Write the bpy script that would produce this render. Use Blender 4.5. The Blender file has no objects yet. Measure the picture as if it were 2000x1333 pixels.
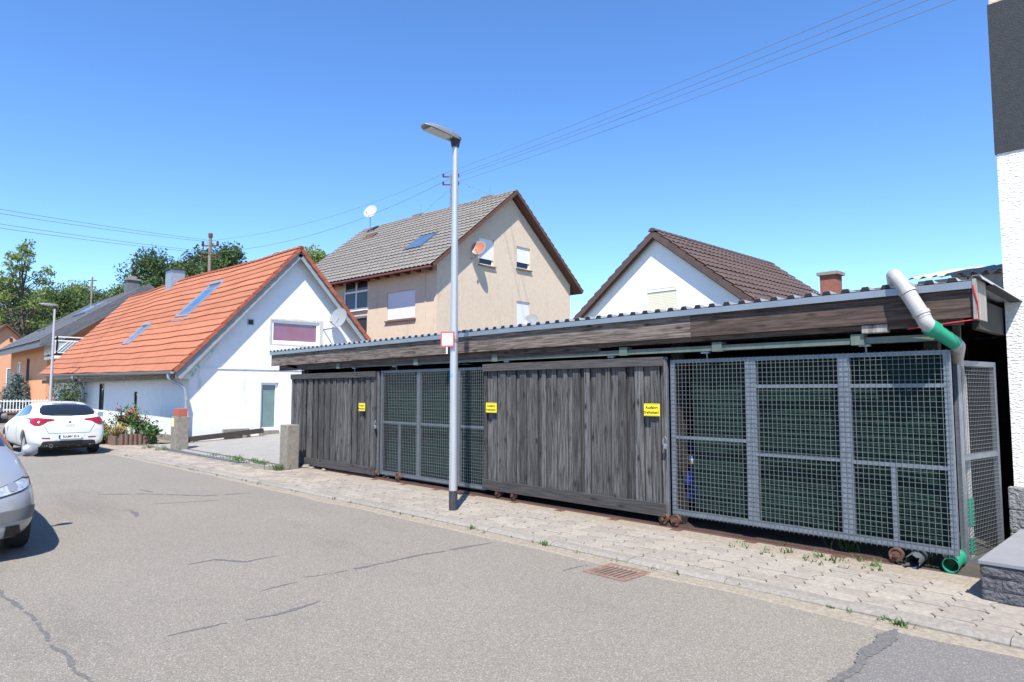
import bpy, bmesh, math, random
from mathutils import Vector, Matrix, noise
from mathutils.bvhtree import BVHTree
R = math.radians
rnd = random.Random(11)
scene = bpy.context.scene
col = scene.collection

# ---------------------------------------------------------------- camera
cam = bpy.data.cameras.new('camera'); cam_o = bpy.data.objects.new('camera', cam); col.objects.link(cam_o)
cam.lens = 24.0; cam.sensor_width = 36.0; cam.clip_start = 0.05; cam.clip_end = 3000
cam_o.location = (0, 0, 1.65); cam_o.rotation_euler = (R(90 + 4.18), 0, R(45.74))
scene.camera = cam_o

# ---------------------------------------------------------------- sky, sun, exposure
SUN = Vector((0.44, -0.485, 1.0)).normalized()
world = bpy.data.worlds.new('World'); scene.world = world; world.use_nodes = True
wn = world.node_tree.nodes; wl = world.node_tree.links
sky = wn.new('ShaderNodeTexSky'); sky.sky_type = 'NISHITA'; sky.sun_disc = False
sky.sun_elevation = math.asin(SUN.z); sky.sun_rotation = math.atan2(SUN.x, SUN.y)
sky.air_density = 0.85; sky.dust_density = 0.0; sky.ozone_density = 5.0; sky.altitude = 100
wn['Background'].inputs[1].default_value = 0.15
hs_ = wn.new('ShaderNodeHueSaturation'); hs_.inputs['Saturation'].default_value = 1.14; hs_.inputs['Hue'].default_value = 0.504
wl.new(sky.outputs[0], hs_.inputs['Color']); wl.new(hs_.outputs[0], wn['Background'].inputs[0])
sun = bpy.data.lights.new('sun', 'SUN'); sun.energy = 4.6; sun.angle = R(0.53); sun.color = (1.0, 0.945, 0.855)
sun_o = bpy.data.objects.new('sun', sun); col.objects.link(sun_o)
sun_o.rotation_euler = SUN.to_track_quat('Z', 'Y').to_euler()
vs = scene.view_settings
vs.view_transform = 'Standard'; vs.look = 'None'; vs.gamma = 1.0; vs.use_curve_mapping = False; vs.exposure = 0.92

# ---------------------------------------------------------------- materials
def lin(c):
    return tuple((v / 12.92 if v <= 0.04045 else ((v + 0.055) / 1.055) ** 2.4) for v in (x / 255 for x in c))
MATS = {}
def mat(name, c, rough=0.7, var=0.15, scale=6.0, bump=0.0, bscale=60.0, metal=0.0, stretch=(1, 1, 1), c2=None,
        island=0.0, obj=0.0, spec=0.5, trans=0.0, coat=0.0, hue=0.0, stain=None, detail=6, world_co=False, bdist=0.01, sub=0.0):
    """procedural principled material: noise between two tones, optional per-object / per-island tone shift, bump, stain"""
    m = bpy.data.materials.new(name); m.use_nodes = True; MATS[name] = m
    nt = m.node_tree; N = nt.nodes; L = nt.links; b = N['Principled BSDF']
    b.inputs['Roughness'].default_value = rough; b.inputs['Metallic'].default_value = metal
    b.inputs['Specular IOR Level'].default_value = spec
    if trans: b.inputs['Transmission Weight'].default_value = trans
    if coat: b.inputs['Coat Weight'].default_value = coat; b.inputs['Coat Roughness'].default_value = 0.04
    if sub:
        pass
    if world_co:
        g = N.new('ShaderNodeNewGeometry'); src = g.outputs['Position']
    else:
        g = N.new('ShaderNodeTexCoord'); src = g.outputs['Object']
    mp = N.new('ShaderNodeMapping'); mp.inputs['Scale'].default_value = stretch; L.new(src, mp.inputs[0])
    if obj:
        oi = N.new('ShaderNodeObjectInfo'); cx = N.new('ShaderNodeCombineXYZ'); mu = N.new('ShaderNodeMath'); mu.operation = 'MULTIPLY'
        mu.inputs[1].default_value = 37.0; L.new(oi.outputs['Random'], mu.inputs[0])
        for i in range(3): L.new(mu.outputs[0], cx.inputs[i])
        L.new(cx.outputs[0], mp.inputs['Location'])
    no = N.new('ShaderNodeTexNoise'); no.inputs['Scale'].default_value = scale; no.inputs['Detail'].default_value = detail
    no.inputs['Roughness'].default_value = 0.65; L.new(mp.outputs[0], no.inputs[0])
    ra = N.new('ShaderNodeValToRGB'); ra.color_ramp.elements[0].position = 0.3; ra.color_ramp.elements[1].position = 0.7
    a = tuple(max(0, x * (1 - var)) for x in c); d = c2 if c2 else tuple(min(1, x * (1 + var)) for x in c)
    ra.color_ramp.elements[0].color = (*a, 1); ra.color_ramp.elements[1].color = (*d, 1)
    L.new(no.outputs[0], ra.inputs[0]); out = ra.outputs[0]
    def hsv(fac_out, amt, out):
        h = N.new('ShaderNodeHueSaturation'); mr = N.new('ShaderNodeMapRange')
        mr.inputs['To Min'].default_value = 1 - amt; mr.inputs['To Max'].default_value = 1 + amt
        L.new(fac_out, mr.inputs[0]); L.new(mr.outputs[0], h.inputs['Value']); L.new(out, h.inputs['Color'])
        if hue:
            m2 = N.new('ShaderNodeMapRange'); m2.inputs['To Min'].default_value = 0.5 - hue; m2.inputs['To Max'].default_value = 0.5 + hue
            L.new(fac_out, m2.inputs[0]); L.new(m2.outputs[0], h.inputs['Hue'])
        return h.outputs[0]
    if obj: out = hsv(oi.outputs['Random'], obj, out)
    if island:
        gi = N.new('ShaderNodeNewGeometry'); out = hsv(gi.outputs['Random Per Island'], island, out)
    if stain:   # (colour, scale, threshold, stretch)
        mp2 = N.new('ShaderNodeMapping'); mp2.inputs['Scale'].default_value = stain[3]; L.new(src, mp2.inputs[0])
        n2 = N.new('ShaderNodeTexNoise'); n2.inputs['Scale'].default_value = stain[1]; n2.inputs['Detail'].default_value = 8
        n2.inputs['Roughness'].default_value = 0.7; L.new(mp2.outputs[0], n2.inputs[0])
        r2 = N.new('ShaderNodeValToRGB'); r2.color_ramp.elements[0].position = stain[2]; r2.color_ramp.elements[1].position = stain[2] + 0.14
        L.new(n2.outputs[0], r2.inputs[0]); mx = N.new('ShaderNodeMix'); mx.data_type = 'RGBA'
        L.new(r2.outputs[0], mx.inputs[0]); L.new(out, mx.inputs[6]); mx.inputs[7].default_value = (*stain[0], 1); out = mx.outputs[2]
    L.new(out, b.inputs['Base Color'])
    if bump:
        bn = N.new('ShaderNodeTexNoise'); bn.inputs['Scale'].default_value = bscale; bn.inputs['Detail'].default_value = 5
        L.new(mp.outputs[0], bn.inputs[0]); bp = N.new('ShaderNodeBump'); bp.inputs['Strength'].default_value = bump
        bp.inputs['Distance'].default_value = bdist; L.new(bn.outputs[0], bp.inputs['Height']); L.new(bp.outputs[0], b.inputs['Normal'])
    return m

def asphalt(name, base, speck, dark):
    m = mat(name, base, 0.9, 0.07, 0.5, 0.5, 160, bdist=0.006, world_co=True, stain=(tuple(x * 0.74 for x in base), 0.55, 0.55, (0.35, 1.2, 1)))
    N = m.node_tree.nodes; L = m.node_tree.links; b = N['Principled BSDF']
    prev = b.inputs['Base Color'].links[0].from_socket
    g = N.new('ShaderNodeNewGeometry'); v = N.new('ShaderNodeTexVoronoi'); v.inputs['Scale'].default_value = 140
    L.new(g.outputs['Position'], v.inputs[0])
    sx = N.new('ShaderNodeSeparateColor'); L.new(v.outputs['Color'], sx.inputs[0])
    for ch, lo, hi, c in ((0, 0.80, 0.86, speck), (1, 0.70, 0.80, dark)):
        r = N.new('ShaderNodeMapRange'); r.inputs['From Min'].default_value = lo; r.inputs['From Max'].default_value = hi
        L.new(sx.outputs[ch], r.inputs[0]); mm = N.new('ShaderNodeMath'); mm.operation = 'MULTIPLY'; mm.inputs[1].default_value = 0.75
        L.new(r.outputs[0], mm.inputs[0])
        mx = N.new('ShaderNodeMix'); mx.data_type = 'RGBA'; L.new(mm.outputs[0], mx.inputs[0]); L.new(prev, mx.inputs[6])
        mx.inputs[7].default_value = (*c, 1); prev = mx.outputs[2]
    L.new(prev, b.inputs['Base Color'])
    return m
asphalt('asphalt', (0.200, 0.180, 0.148), (0.33, 0.31, 0.28), (0.12, 0.107, 0.092))
asphalt('asphalt_patch', (0.145, 0.136, 0.128), (0.26, 0.25, 0.24), (0.10, 0.10, 0.10))
mat('tar', (0.115, 0.112, 0.11), 0.8, 0.45, 60, 0.3, 120)
mat('earth', (0.16, 0.13, 0.09), 0.95, 0.3, 2.0, 0.4, 30, c2=(0.12, 0.14, 0.06), world_co=True)
mat('sand', (0.265, 0.228, 0.178), 0.95, 0.30, 28.0, 0.8, 120, world_co=True, stain=((0.22, 0.19, 0.15), 2.2, 0.56, (1, 1, 1)))
mat('joint_sand', (0.18, 0.16, 0.13), 0.95, 0.3, 5.0, 0.5, 60, world_co=True)
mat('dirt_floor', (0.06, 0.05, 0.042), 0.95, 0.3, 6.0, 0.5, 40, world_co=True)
mat('paver', (0.275, 0.245, 0.21), 0.9, 0.22, 22.0, 0.6, 160, obj=0.11, hue=0.010, bdist=0.004, stain=((0.165, 0.15, 0.132), 4.5, 0.54, (1, 1, 1)))
mat('paver_far', (0.28, 0.24, 0.20), 0.9, 0.14, 2.0, 0.5, 160, island=0.16, bdist=0.004, world_co=True, stain=((0.24, 0.22, 0.20), 1.5, 0.58, (1, 1, 1)))
mat('kerb', (0.23, 0.212, 0.186), 0.9, 0.25, 30.0, 0.7, 160, obj=0.08, bdist=0.004, stain=((0.20, 0.19, 0.17), 3.0, 0.6, (1, 1, 1)))
mat('concrete', (0.26, 0.25, 0.23), 0.9, 0.12, 3.0, 0.3, 80, world_co=True, stain=((0.22, 0.21, 0.19), 0.8, 0.56, (1, 3, 1)))
mat('old_concrete', (0.22, 0.198, 0.166), 0.95, 0.25, 9.0, 0.7, 60, stain=((0.36, 0.25, 0.06), 4.5, 0.63, (1, 1, 0.6)))
mat('white_render', (0.70, 0.71, 0.72), 0.9, 0.05, 5.0, 0.35, 45, world_co=True, stain=((0.50, 0.49, 0.46), 1.3, 0.60, (1.6, 1.6, 0.35)))
mat('white_render_clean', (0.80, 0.80, 0.78), 0.9, 0.04, 2.0, 0.2, 60, world_co=True, stain=((0.60, 0.56, 0.50), 1.3, 0.64, (2.5, 2.5, 0.25)))
mat('rough_render', (0.80, 0.79, 0.77), 0.95, 0.05, 14.0, 1.0, 26, world_co=True, stretch=(1, 1, 2.2), bdist=0.03)
mat('anthracite', (0.030, 0.034, 0.040), 0.85, 0.2, 20.0, 0.5, 60, world_co=True)
mat('tan_render', (0.595, 0.485, 0.365), 0.95, 0.06, 5.0, 0.6, 28, bdist=0.02, world_co=True, stain=((0.47, 0.36, 0.27), 1.2, 0.58, (1.8, 1.8, 0.25)))
mat('orange_render', (0.72, 0.33, 0.17), 0.9, 0.06, 2.0, 0.2, 40, world_co=True)
mat('pink_render', (0.70, 0.35, 0.21), 0.9, 0.06, 2.0, 0.2, 40, world_co=True)
mat('grey_patch', (0.50, 0.48, 0.43), 0.95, 0.2, 14.0, 0.6, 60)
mat('tile_orange', (0.315, 0.114, 0.060), 0.75, 0.16, 1.3, 0.3, 60, world_co=True, stain=((0.30, 0.125, 0.075), 1.1, 0.60, (1, 0.5, 0.5)), obj=0.07)
mat('tile_orange_dark', (0.31, 0.085, 0.045), 0.8, 0.25, 6.0, 0.3, 60, obj=0.15)
mat('tile_grey', (0.175, 0.160, 0.145), 0.9, 0.3, 7.0, 0.5, 60, world_co=True, stain=((0.25, 0.235, 0.21), 5.0, 0.60, (1, 1, 1)), obj=0.06)
mat('tile_brown', (0.088, 0.056, 0.045), 0.6, 0.18, 4.0, 0.3, 60, world_co=True, obj=0.08)
mat('slate', (0.115, 0.115, 0.125), 0.65, 0.2, 5.0, 0.2, 50, obj=0.12)
mat('fibre_cement', (0.42, 0.38, 0.32), 0.95, 0.25, 6.0, 0.5, 60, world_co=True, stain=((0.30, 0.27, 0.22), 3.0, 0.60, (1, 1, 1)))
mat('hollow_block', (0.40, 0.34, 0.27), 0.95, 0.2, 12.0, 0.7, 70, obj=0.15)
mat('zinc', (0.36, 0.40, 0.44), 0.5, 0.12, 4.0, 0.0, metal=0.6, world_co=True)
mat('galvanised', (0.215, 0.24, 0.27), 0.5, 0.18, 14.0, 0.0, metal=0.55, world_co=True)
mat('galv_wire', (0.185, 0.20, 0.21), 0.5, 0.12, 8.0, metal=0.4)
mat('roof_sheet', (0.34, 0.36, 0.38), 0.45, 0.08, 2.0, metal=0.3)
mat('trim', (0.26, 0.295, 0.33), 0.45, 0.10, 2.5, metal=0.5, world_co=True)
mat('track_green', (0.12, 0.15, 0.13), 0.7, 0.2, 3.0, metal=0.2, stretch=(3, 1, 1), stain=((0.09, 0.15, 0.11), 2.5, 0.52, (3, 1, 1)))
mat('rust', (0.085, 0.042, 0.030), 0.9, 0.35, 20.0, 0.6, 90, c2=(0.16, 0.075, 0.045))
mat('rust_rail', (0.095, 0.046, 0.034), 0.75, 0.25, 9.0, 0.4, 90, stretch=(0.3, 1, 1))
mat('cast_iron', (0.20, 0.115, 0.080), 0.85, 0.25, 14.0, 0.6, 120, c2=(0.24, 0.17, 0.13))
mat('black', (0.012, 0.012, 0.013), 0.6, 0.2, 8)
mat('black_plastic', (0.022, 0.022, 0.024), 0.55, 0.15, 12)
mat('dark_matt', (0.035, 0.033, 0.03), 0.9, 0.2, 5)
mat('paint_white', (0.80, 0.80, 0.80), 0.4, 0.03, 3)
mat('plastic_white', (0.82, 0.82, 0.83), 0.45, 0.02, 4)
mat('shutter', (0.78, 0.78, 0.80), 0.55, 0.03, 4)
mat('shutter_beige', (0.72, 0.68, 0.53), 0.6, 0.04, 4)
mat('sill_brown', (0.18, 0.105, 0.075), 0.7, 0.2, 8)
mat('eave_brown', (0.11, 0.05, 0.036), 0.8, 0.25, 8, stretch=(1, 1, 1))
mat('gutter_brown', (0.16, 0.055, 0.045), 0.5, 0.15, 4)
mat('glass_dark', (0.03, 0.045, 0.05), 0.04, 0.2, 1.2, spec=0.45)
mat('glass_blind', (0.17, 0.25, 0.25), 0.25, 0.1, 3, spec=0.8)
mat('glass_sky', (0.20, 0.33, 0.46), 0.05, 0.15, 2, metal=0.7)
mat('curtain_red', (0.30, 0.06, 0.08), 0.07, 0.3, 1.5, c2=(0.22, 0.09, 0.16), spec=0.9, coat=0.6)
mat('brick', (0.25, 0.10, 0.068), 0.9, 0.25, 14, 0.5, 60, world_co=True)
mat('brick_red', (0.40, 0.105, 0.07), 0.85, 0.2, 9, 0.3, 60, stretch=(6, 6, 0.5), obj=0.1)
mat('chimney_cap', (0.24, 0.22, 0.19), 0.95, 0.2, 9)
mat('split_block', (0.095, 0.096, 0.105), 0.95, 0.22, 16, 1.0, 34, obj=0.1, bdist=0.04)
mat('split_block_light', (0.20, 0.20, 0.205), 0.95, 0.3, 16, 1.0, 30, obj=0.12, bdist=0.04)
mat('slab_grey', (0.20, 0.205, 0.22), 0.8, 0.08, 5, 0.2, 120, obj=0.05)
mat('pipe_grey', (0.37, 0.36, 0.345), 0.55, 0.14, 9, obj=0.05, stain=((0.24, 0.23, 0.205), 6.0, 0.60, (1, 1, 0.5)))
mat('pipe_green', (0.012, 0.26, 0.155), 0.45, 0.08, 4, obj=0.05)
mat('pipe_dark', (0.085, 0.10, 0.115), 0.5, 0.1, 6)
mat('lamp_grey', (0.21, 0.225, 0.24), 0.5, 0.06, 4, metal=0.3)
mat('lamp_lens', (0.42, 0.42, 0.39), 0.3, 0.05, 4)
mat('lamp_pole', (0.50, 0.51, 0.53), 0.42, 0.08, 3, metal=0.55, stretch=(1, 1, 0.3))
mat('lamp_foot', (0.035, 0.04, 0.045), 0.8, 0.3, 10)
mat('sign_yellow', (0.86, 0.68, 0.02), 0.45, 0.03, 4)
mat('sign_text', (0.03, 0.028, 0.02), 0.6, 0.1, 4)
mat('sign_red', (0.52, 0.07, 0.085), 0.5, 0.12, 12)
mat('sticker_blue', (0.12, 0.35, 0.75), 0.5, 0.1, 20)
mat('note_yellow', (0.78, 0.76, 0.33), 0.7, 0.05, 20)
mat('solar', (0.025, 0.04, 0.075), 0.12, 0.2, 3, spec=0.8)
mat('dish_white', (0.40, 0.41, 0.41), 0.5, 0.05, 4)
mat('dish_grey', (0.24, 0.26, 0.28), 0.5, 0.05, 4)
mat('dish_orange', (0.36, 0.13, 0.075), 0.5, 0.1, 4)
mat('pole_wood', (0.16, 0.115, 0.09), 0.9, 0.35, 5, stretch=(3, 3, 0.5), c2=(0.32, 0.28, 0.24))
mat('insulator', (0.10, 0.05, 0.04), 0.3, 0.2, 6)
mat('wire', (0.16, 0.16, 0.18), 0.6, 0.1, 2)
mat('red_string', (0.55, 0.02, 0.04), 0.7, 0.1, 5)
mat('leaf', (0.115, 0.175, 0.050), 0.6, 0.3, 0.5, island=0.35, hue=0.02, world_co=True)
mat('leaf_dark', (0.080, 0.130, 0.042), 0.6, 0.3, 0.5, island=0.35, hue=0.02, world_co=True)
mat('leaf_light', (0.19, 0.25, 0.07), 0.6, 0.25, 0.6, island=0.3, hue=0.02, world_co=True)
mat('leaf_garden', (0.085, 0.16, 0.04), 0.6, 0.3, 3, island=0.4, hue=0.025, world_co=True)
mat('leaf_lily', (0.22, 0.30, 0.05), 0.6, 0.2, 3, island=0.3, world_co=True)
mat('straw', (0.46, 0.36, 0.18), 0.8, 0.2, 3, island=0.3, world_co=True)
mat('spruce', (0.125, 0.19, 0.185), 0.7, 0.25, 2, island=0.45, world_co=True)
mat('bark', (0.12, 0.095, 0.07), 0.95, 0.3, 6, 0.5, 20, stretch=(1, 1, 0.3))
mat('petal_red', (0.70, 0.05, 0.03), 0.6, 0.15, 6, island=0.25)
mat('petal_white', (0.80, 0.72, 0.70), 0.6, 0.06, 6)
mat('tarp', (0.006, 0.023, 0.0175), 0.85, 0.35, 2.0, 0.5, 40, stain=((0.010, 0.032, 0.027), 1.5, 0.60, (1, 1, 0.6)), spec=0.2)
mat('vehicle_blue', (0.02, 0.035, 0.22), 0.35, 0.1, 3)
mat('chrome', (0.75, 0.75, 0.76), 0.12, 0.05, 3, metal=1.0)
mat('car_white', (0.66, 0.68, 0.65), 0.28, 0.01, 2, coat=0.6)
mat('car_silver', (0.33, 0.34, 0.36), 0.36, 0.03, 2, metal=0.35, coat=0.4)
mat('car_grey_trim', (0.13, 0.13, 0.135), 0.6, 0.1, 8)
mat('car_glass', (0.012, 0.014, 0.016), 0.03, 0.1, 2, spec=0.9, coat=0.5)
mat('tail_red', (0.26, 0.008, 0.02), 0.12, 0.15, 8, coat=0.8)
mat('headlamp', (0.42, 0.45, 0.48), 0.12, 0.45, 16, metal=0.3, coat=0.8)
mat('rubber', (0.018, 0.018, 0.019), 0.85, 0.2, 10)
mat('rim', (0.50, 0.50, 0.51), 0.35, 0.1, 6, metal=0.7)
mat('plate_white', (0.78, 0.78, 0.77), 0.4, 0.03, 8)
mat('plate_blue', (0.015, 0.09, 0.50), 0.4, 0.05, 8)
mat('emblem', (0.32, 0.34, 0.38), 0.3, 0.3, 30, metal=0.6)
mat('green_flaking', (0.62, 0.64, 0.60), 0.9, 0.1, 6, stain=((0.14, 0.36, 0.22), 5.0, 0.53, (1, 1, 1)))
mat('verge_grey', (0.25, 0.27, 0.285), 0.8, 0.12, 4, world_co=True)
mat('hedge_wall', (0.15, 0.095, 0.08), 0.9, 0.2, 8)
mat('cabinet_grey', (0.36, 0.38, 0.41), 0.6, 0.05, 4)

for nm in ('leaf', 'leaf_dark', 'leaf_light', 'leaf_garden', 'leaf_lily', 'straw'):
    N = MATS[nm].node_tree.nodes; L = MATS[nm].node_tree.links; b = N['Principled BSDF']; tl = N.new('ShaderNodeBsdfTranslucent'); mx = N.new('ShaderNodeMixShader')
    mx.inputs[0].default_value = 0.38; L.new(b.inputs['Base Color'].links[0].from_socket, tl.inputs[0]); L.new(b.outputs[0], mx.inputs[1]); L.new(tl.outputs[0], mx.inputs[2]); L.new(mx.outputs[0], N['Material Output'].inputs[0])
def wood(name, c1, c2, knots=True, vert=True, obj=0.22, grain=1.0):
    m = mat(name, c1, 0.9, 0.2, 9.0 * grain, 0.5, 40, c2=c2, stretch=(6.5, 6.5, 0.30) if vert else (0.30, 6.5, 6.5), obj=obj, bdist=0.004, detail=10)
    m.node_tree.nodes['Color Ramp'].color_ramp.elements[0].position = 0.38; m.node_tree.nodes['Color Ramp'].color_ramp.elements[1].position = 0.66
    if knots:
        N = m.node_tree.nodes; L = m.node_tree.links; b = N['Principled BSDF']
        prev = b.inputs['Base Color'].links[0].from_socket
        mp = N['Mapping']; tc = N['Texture Coordinate']
        mp2 = N.new('ShaderNodeMapping'); mp2.inputs['Scale'].default_value = (9, 1, 3.6) if vert else (3.0, 1, 9)
        L.new(tc.outputs['Object'], mp2.inputs[0]); L.new(mp.inputs['Location'].links[0].from_socket, mp2.inputs['Location'])
        v = N.new('ShaderNodeTexVoronoi'); v.inputs['Scale'].default_value = 1.0; L.new(mp2.outputs[0], v.inputs[0])
        r = N.new('ShaderNodeValToRGB'); r.color_ramp.elements[0].position = 0.06; r.color_ramp.elements[1].position = 0.24
        r.color_ramp.elements[0].color = (1, 1, 1, 1); r.color_ramp.elements[1].color = (0, 0, 0, 1); L.new(v.outputs['Distance'], r.inputs[0])
        mx = N.new('ShaderNodeMix'); mx.data_type = 'RGBA'; L.new(r.outputs[0], mx.inputs[0]); L.new(prev, mx.inputs[6])
        mx.inputs[7].default_value = (c1[0] * 0.35, c1[1] * 0.33, c1[2] * 0.32, 1); L.new(mx.outputs[2], b.inputs['Base Color'])
    return m
wood('wood_plank', (0.022, 0.0215, 0.022), (0.135, 0.130, 0.130), obj=0.42)
wood('wood_rail', (0.040, 0.037, 0.036), (0.080, 0.075, 0.074), vert=False)
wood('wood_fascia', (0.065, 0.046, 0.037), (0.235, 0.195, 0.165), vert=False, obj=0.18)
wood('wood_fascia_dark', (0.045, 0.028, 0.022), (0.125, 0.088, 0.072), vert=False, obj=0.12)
wood('wood_board', (0.22, 0.20, 0.18), (0.42, 0.40, 0.37), obj=0.1)
wood('wood_dark', (0.035, 0.028, 0.024), (0.07, 0.055, 0.045), knots=False, vert=False)
wood('wood_eave', (0.13, 0.085, 0.055), (0.26, 0.19, 0.13), knots=False, vert=False)

# ---------------------------------------------------------------- mesh helpers
class MB:
    def __init__(s): s.v = []; s.f = []
    def add(s, vs, fs):
        n = len(s.v); s.v += [tuple(v) for v in vs]; s.f += [tuple(i + n for i in f) for f in fs]; return s
    def box(s, x0, y0, z0, x1, y1, z1):
        if x0 > x1: x0, x1 = x1, x0
        if y0 > y1: y0, y1 = y1, y0
        if z0 > z1: z0, z1 = z1, z0
        return s.add([(x0, y0, z0), (x1, y0, z0), (x1, y1, z0), (x0, y1, z0), (x0, y0, z1), (x1, y0, z1), (x1, y1, z1), (x0, y1, z1)],
                     [(0, 3, 2, 1), (4, 5, 6, 7), (0, 1, 5, 4), (1, 2, 6, 5), (2, 3, 7, 6), (3, 0, 4, 7)])
    def bar(s, a, b, w, h, upv=(0, 0, 1)):      # rectangular bar between two points
        a = Vector(a); b = Vector(b); d = (b - a).normalized(); u = Vector(upv); sd = d.cross(u)
        if sd.length < 1e-5: sd = d.cross(Vector((1, 0, 0)))
        sd.normalize(); u = sd.cross(d); sd *= w / 2; u *= h / 2
        vs = [p + q for p in (a, b) for q in (-sd - u, sd - u, sd + u, -sd + u)]
        return s.add(vs, [(0, 3, 2, 1), (4, 5, 6, 7), (0, 1, 5, 4), (1, 2, 6, 5), (2, 3, 7, 6), (3, 0, 4, 7)])
    def tube(s, pts, r, n=10, cap=True, r1=None):
        pts = [Vector(p) for p in pts]; N = len(pts); base = len(s.v); prev = None
        for i, p in enumerate(pts):
            d = (pts[min(i + 1, N - 1)] - pts[max(i - 1, 0)]).normalized()
            if prev is None:
                u = d.cross(Vector((0, 0, 1)));
                if u.length < 1e-4: u = d.cross(Vector((1, 0, 0)))
            else: u = prev - d * prev.dot(d)
            u.normalize(); prev = u; w = d.cross(u)
            rr = r if not isinstance(r, (list, tuple)) else r[i]
            if r1 is not None: rr = r + (r1 - r) * i / (N - 1)
            for k in range(n):
                t = 2 * math.pi * k / n; s.v.append(tuple(p + (u * math.cos(t) + w * math.sin(t)) * rr))
        for i in range(N - 1):
            for k in range(n):
                a = base + i * n + k; b = base + i * n + (k + 1) % n; s.f.append((a, b, b + n, a + n))
        if cap:
            s.f.append(tuple(base + k for k in range(n))[::-1]); s.f.append(tuple(base + (N - 1) * n + k for k in range(n)))
        return s
    def prism(s, poly, axis, a, b):
        """poly in the two remaining axes (in order), extruded along axis from a to b"""
        def P(q, t):
            if axis == 'x': return (t, q[0], q[1])
            if axis == 'y': return (q[0], t, q[1])
            return (q[0], q[1], t)
        n = len(poly); vs = [P(q, a) for q in poly] + [P(q, b) for q in poly]
        fs = [tuple(range(n)), tuple(range(2 * n - 1, n - 1, -1))] + [(i, i + n, (i + 1) % n + n, (i + 1) % n) for i in range(n)]
        return s.add(vs, fs)
    def lathe(s, prof, n, M):
        base = len(s.v)
        for r, h in prof:
            for k in range(n):
                t = 2 * math.pi * k / n; s.v.append(tuple(M @ Vector((r * math.cos(t), r * math.sin(t), h))))
        for i in range(len(prof) - 1):
            for k in range(n):
                a = base + i * n + k; b = base + i * n + (k + 1) % n; s.f.append((a, b, b + n, a + n))
        return s
    def quad(s, *p): return s.add(p, [tuple(range(len(p)))])

def mesh_of(mb, name, m, smooth=False, fix=True):
    me = bpy.data.meshes.new(name); me.from_pydata(mb.v, [], mb.f)
    if fix:
        bm = bmesh.new(); bm.from_mesh(me); bmesh.ops.recalc_face_normals(bm, faces=bm.faces); bm.to_mesh(me); bm.free()
    me.materials.append(MATS[m])
    if smooth:
        me.polygons.foreach_set('use_smooth', [True] * len(me.polygons))
        me.set_sharp_from_angle(angle=R(40))
    me.update(); return me
def tag(o, label=None, cat=None, group=None, kind=None):
    if label: o['label'] = label
    if cat: o['category'] = cat
    if group: o['group'] = group
    if kind: o['kind'] = kind
    return o
def link(name, me, parent=None, loc=(0, 0, 0), rot=(0, 0, 0)):
    o = bpy.data.objects.new(name, me); col.objects.link(o); o.location = loc; o.rotation_euler = rot
    if parent: o.parent = parent
    return o
def root(name, loc, label, cat, group=None, rz=0.0, kind=None):
    o = bpy.data.objects.new(name, None); col.objects.link(o); o.empty_display_size = 0.2
    o.location = loc; o.rotation_euler = (0, 0, rz); o['_rz'] = rz
    return tag(o, label, cat, group, kind)
def wbase(o):
    p = o; v = Vector((0, 0, 0))
    while p: v += p.location; p = p.parent
    return v
def part(mb, name, m, parent, smooth=False, local=False, kind=None, bevel=0.0, label=None):
    """mesh part; vertices given in world axes (or in the parent's own axes when local)"""
    if parent is not None and not local:
        b = wbase(parent); mb.v = [(v[0] - b.x, v[1] - b.y, v[2] - b.z) for v in mb.v]
    me = mesh_of(mb, name, m, smooth); o = link(name, me, parent)
    if bevel:
        bv = o.modifiers.new('b', 'BEVEL'); bv.width = bevel; bv.segments = 2; bv.limit_method = 'ANGLE'
    return tag(o, label=label, kind=kind)
def thing(mb, name, m, loc, label, cat, group=None, smooth=False, kind=None, bevel=0.0):
    mb.v = [(v[0] - loc[0], v[1] - loc[1], v[2] - loc[2]) for v in mb.v]
    o = link(name, mesh_of(mb, name, m, smooth), None, loc)
    if bevel:
        bv = o.modifiers.new('b', 'BEVEL'); bv.width = bevel; bv.segments = 2; bv.limit_method = 'ANGLE'
    return tag(o, label, cat, group, kind)
def copy_tree(o, parent=None):
    c = o.copy(); col.objects.link(c); c.parent = parent
    for ch in list(o.children): copy_tree(ch, c)
    return c
def text_mb(txt, size, xf, bold=False, space=1.0, depth=0.0):
    """flat lettering; xf maps (x, y) of the text plane to a 3D point; centred"""
    cu = bpy.data.curves.new('t', 'FONT'); cu.body = txt; cu.size = size; cu.align_x = 'CENTER'; cu.align_y = 'CENTER'
    cu.space_character = space; cu.resolution_u = 3
    if bold: cu.offset = size * 0.022
    o = bpy.data.objects.new('t', cu); col.objects.link(o)
    dg = bpy.context.evaluated_depsgraph_get(); dg.update(); me = o.evaluated_get(dg).to_mesh()
    mb = MB(); mb.add([xf(v.co.x, v.co.y) for v in me.vertices], [tuple(p.vertices) for p in me.polygons])
    bpy.data.objects.remove(o); return mb

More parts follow.
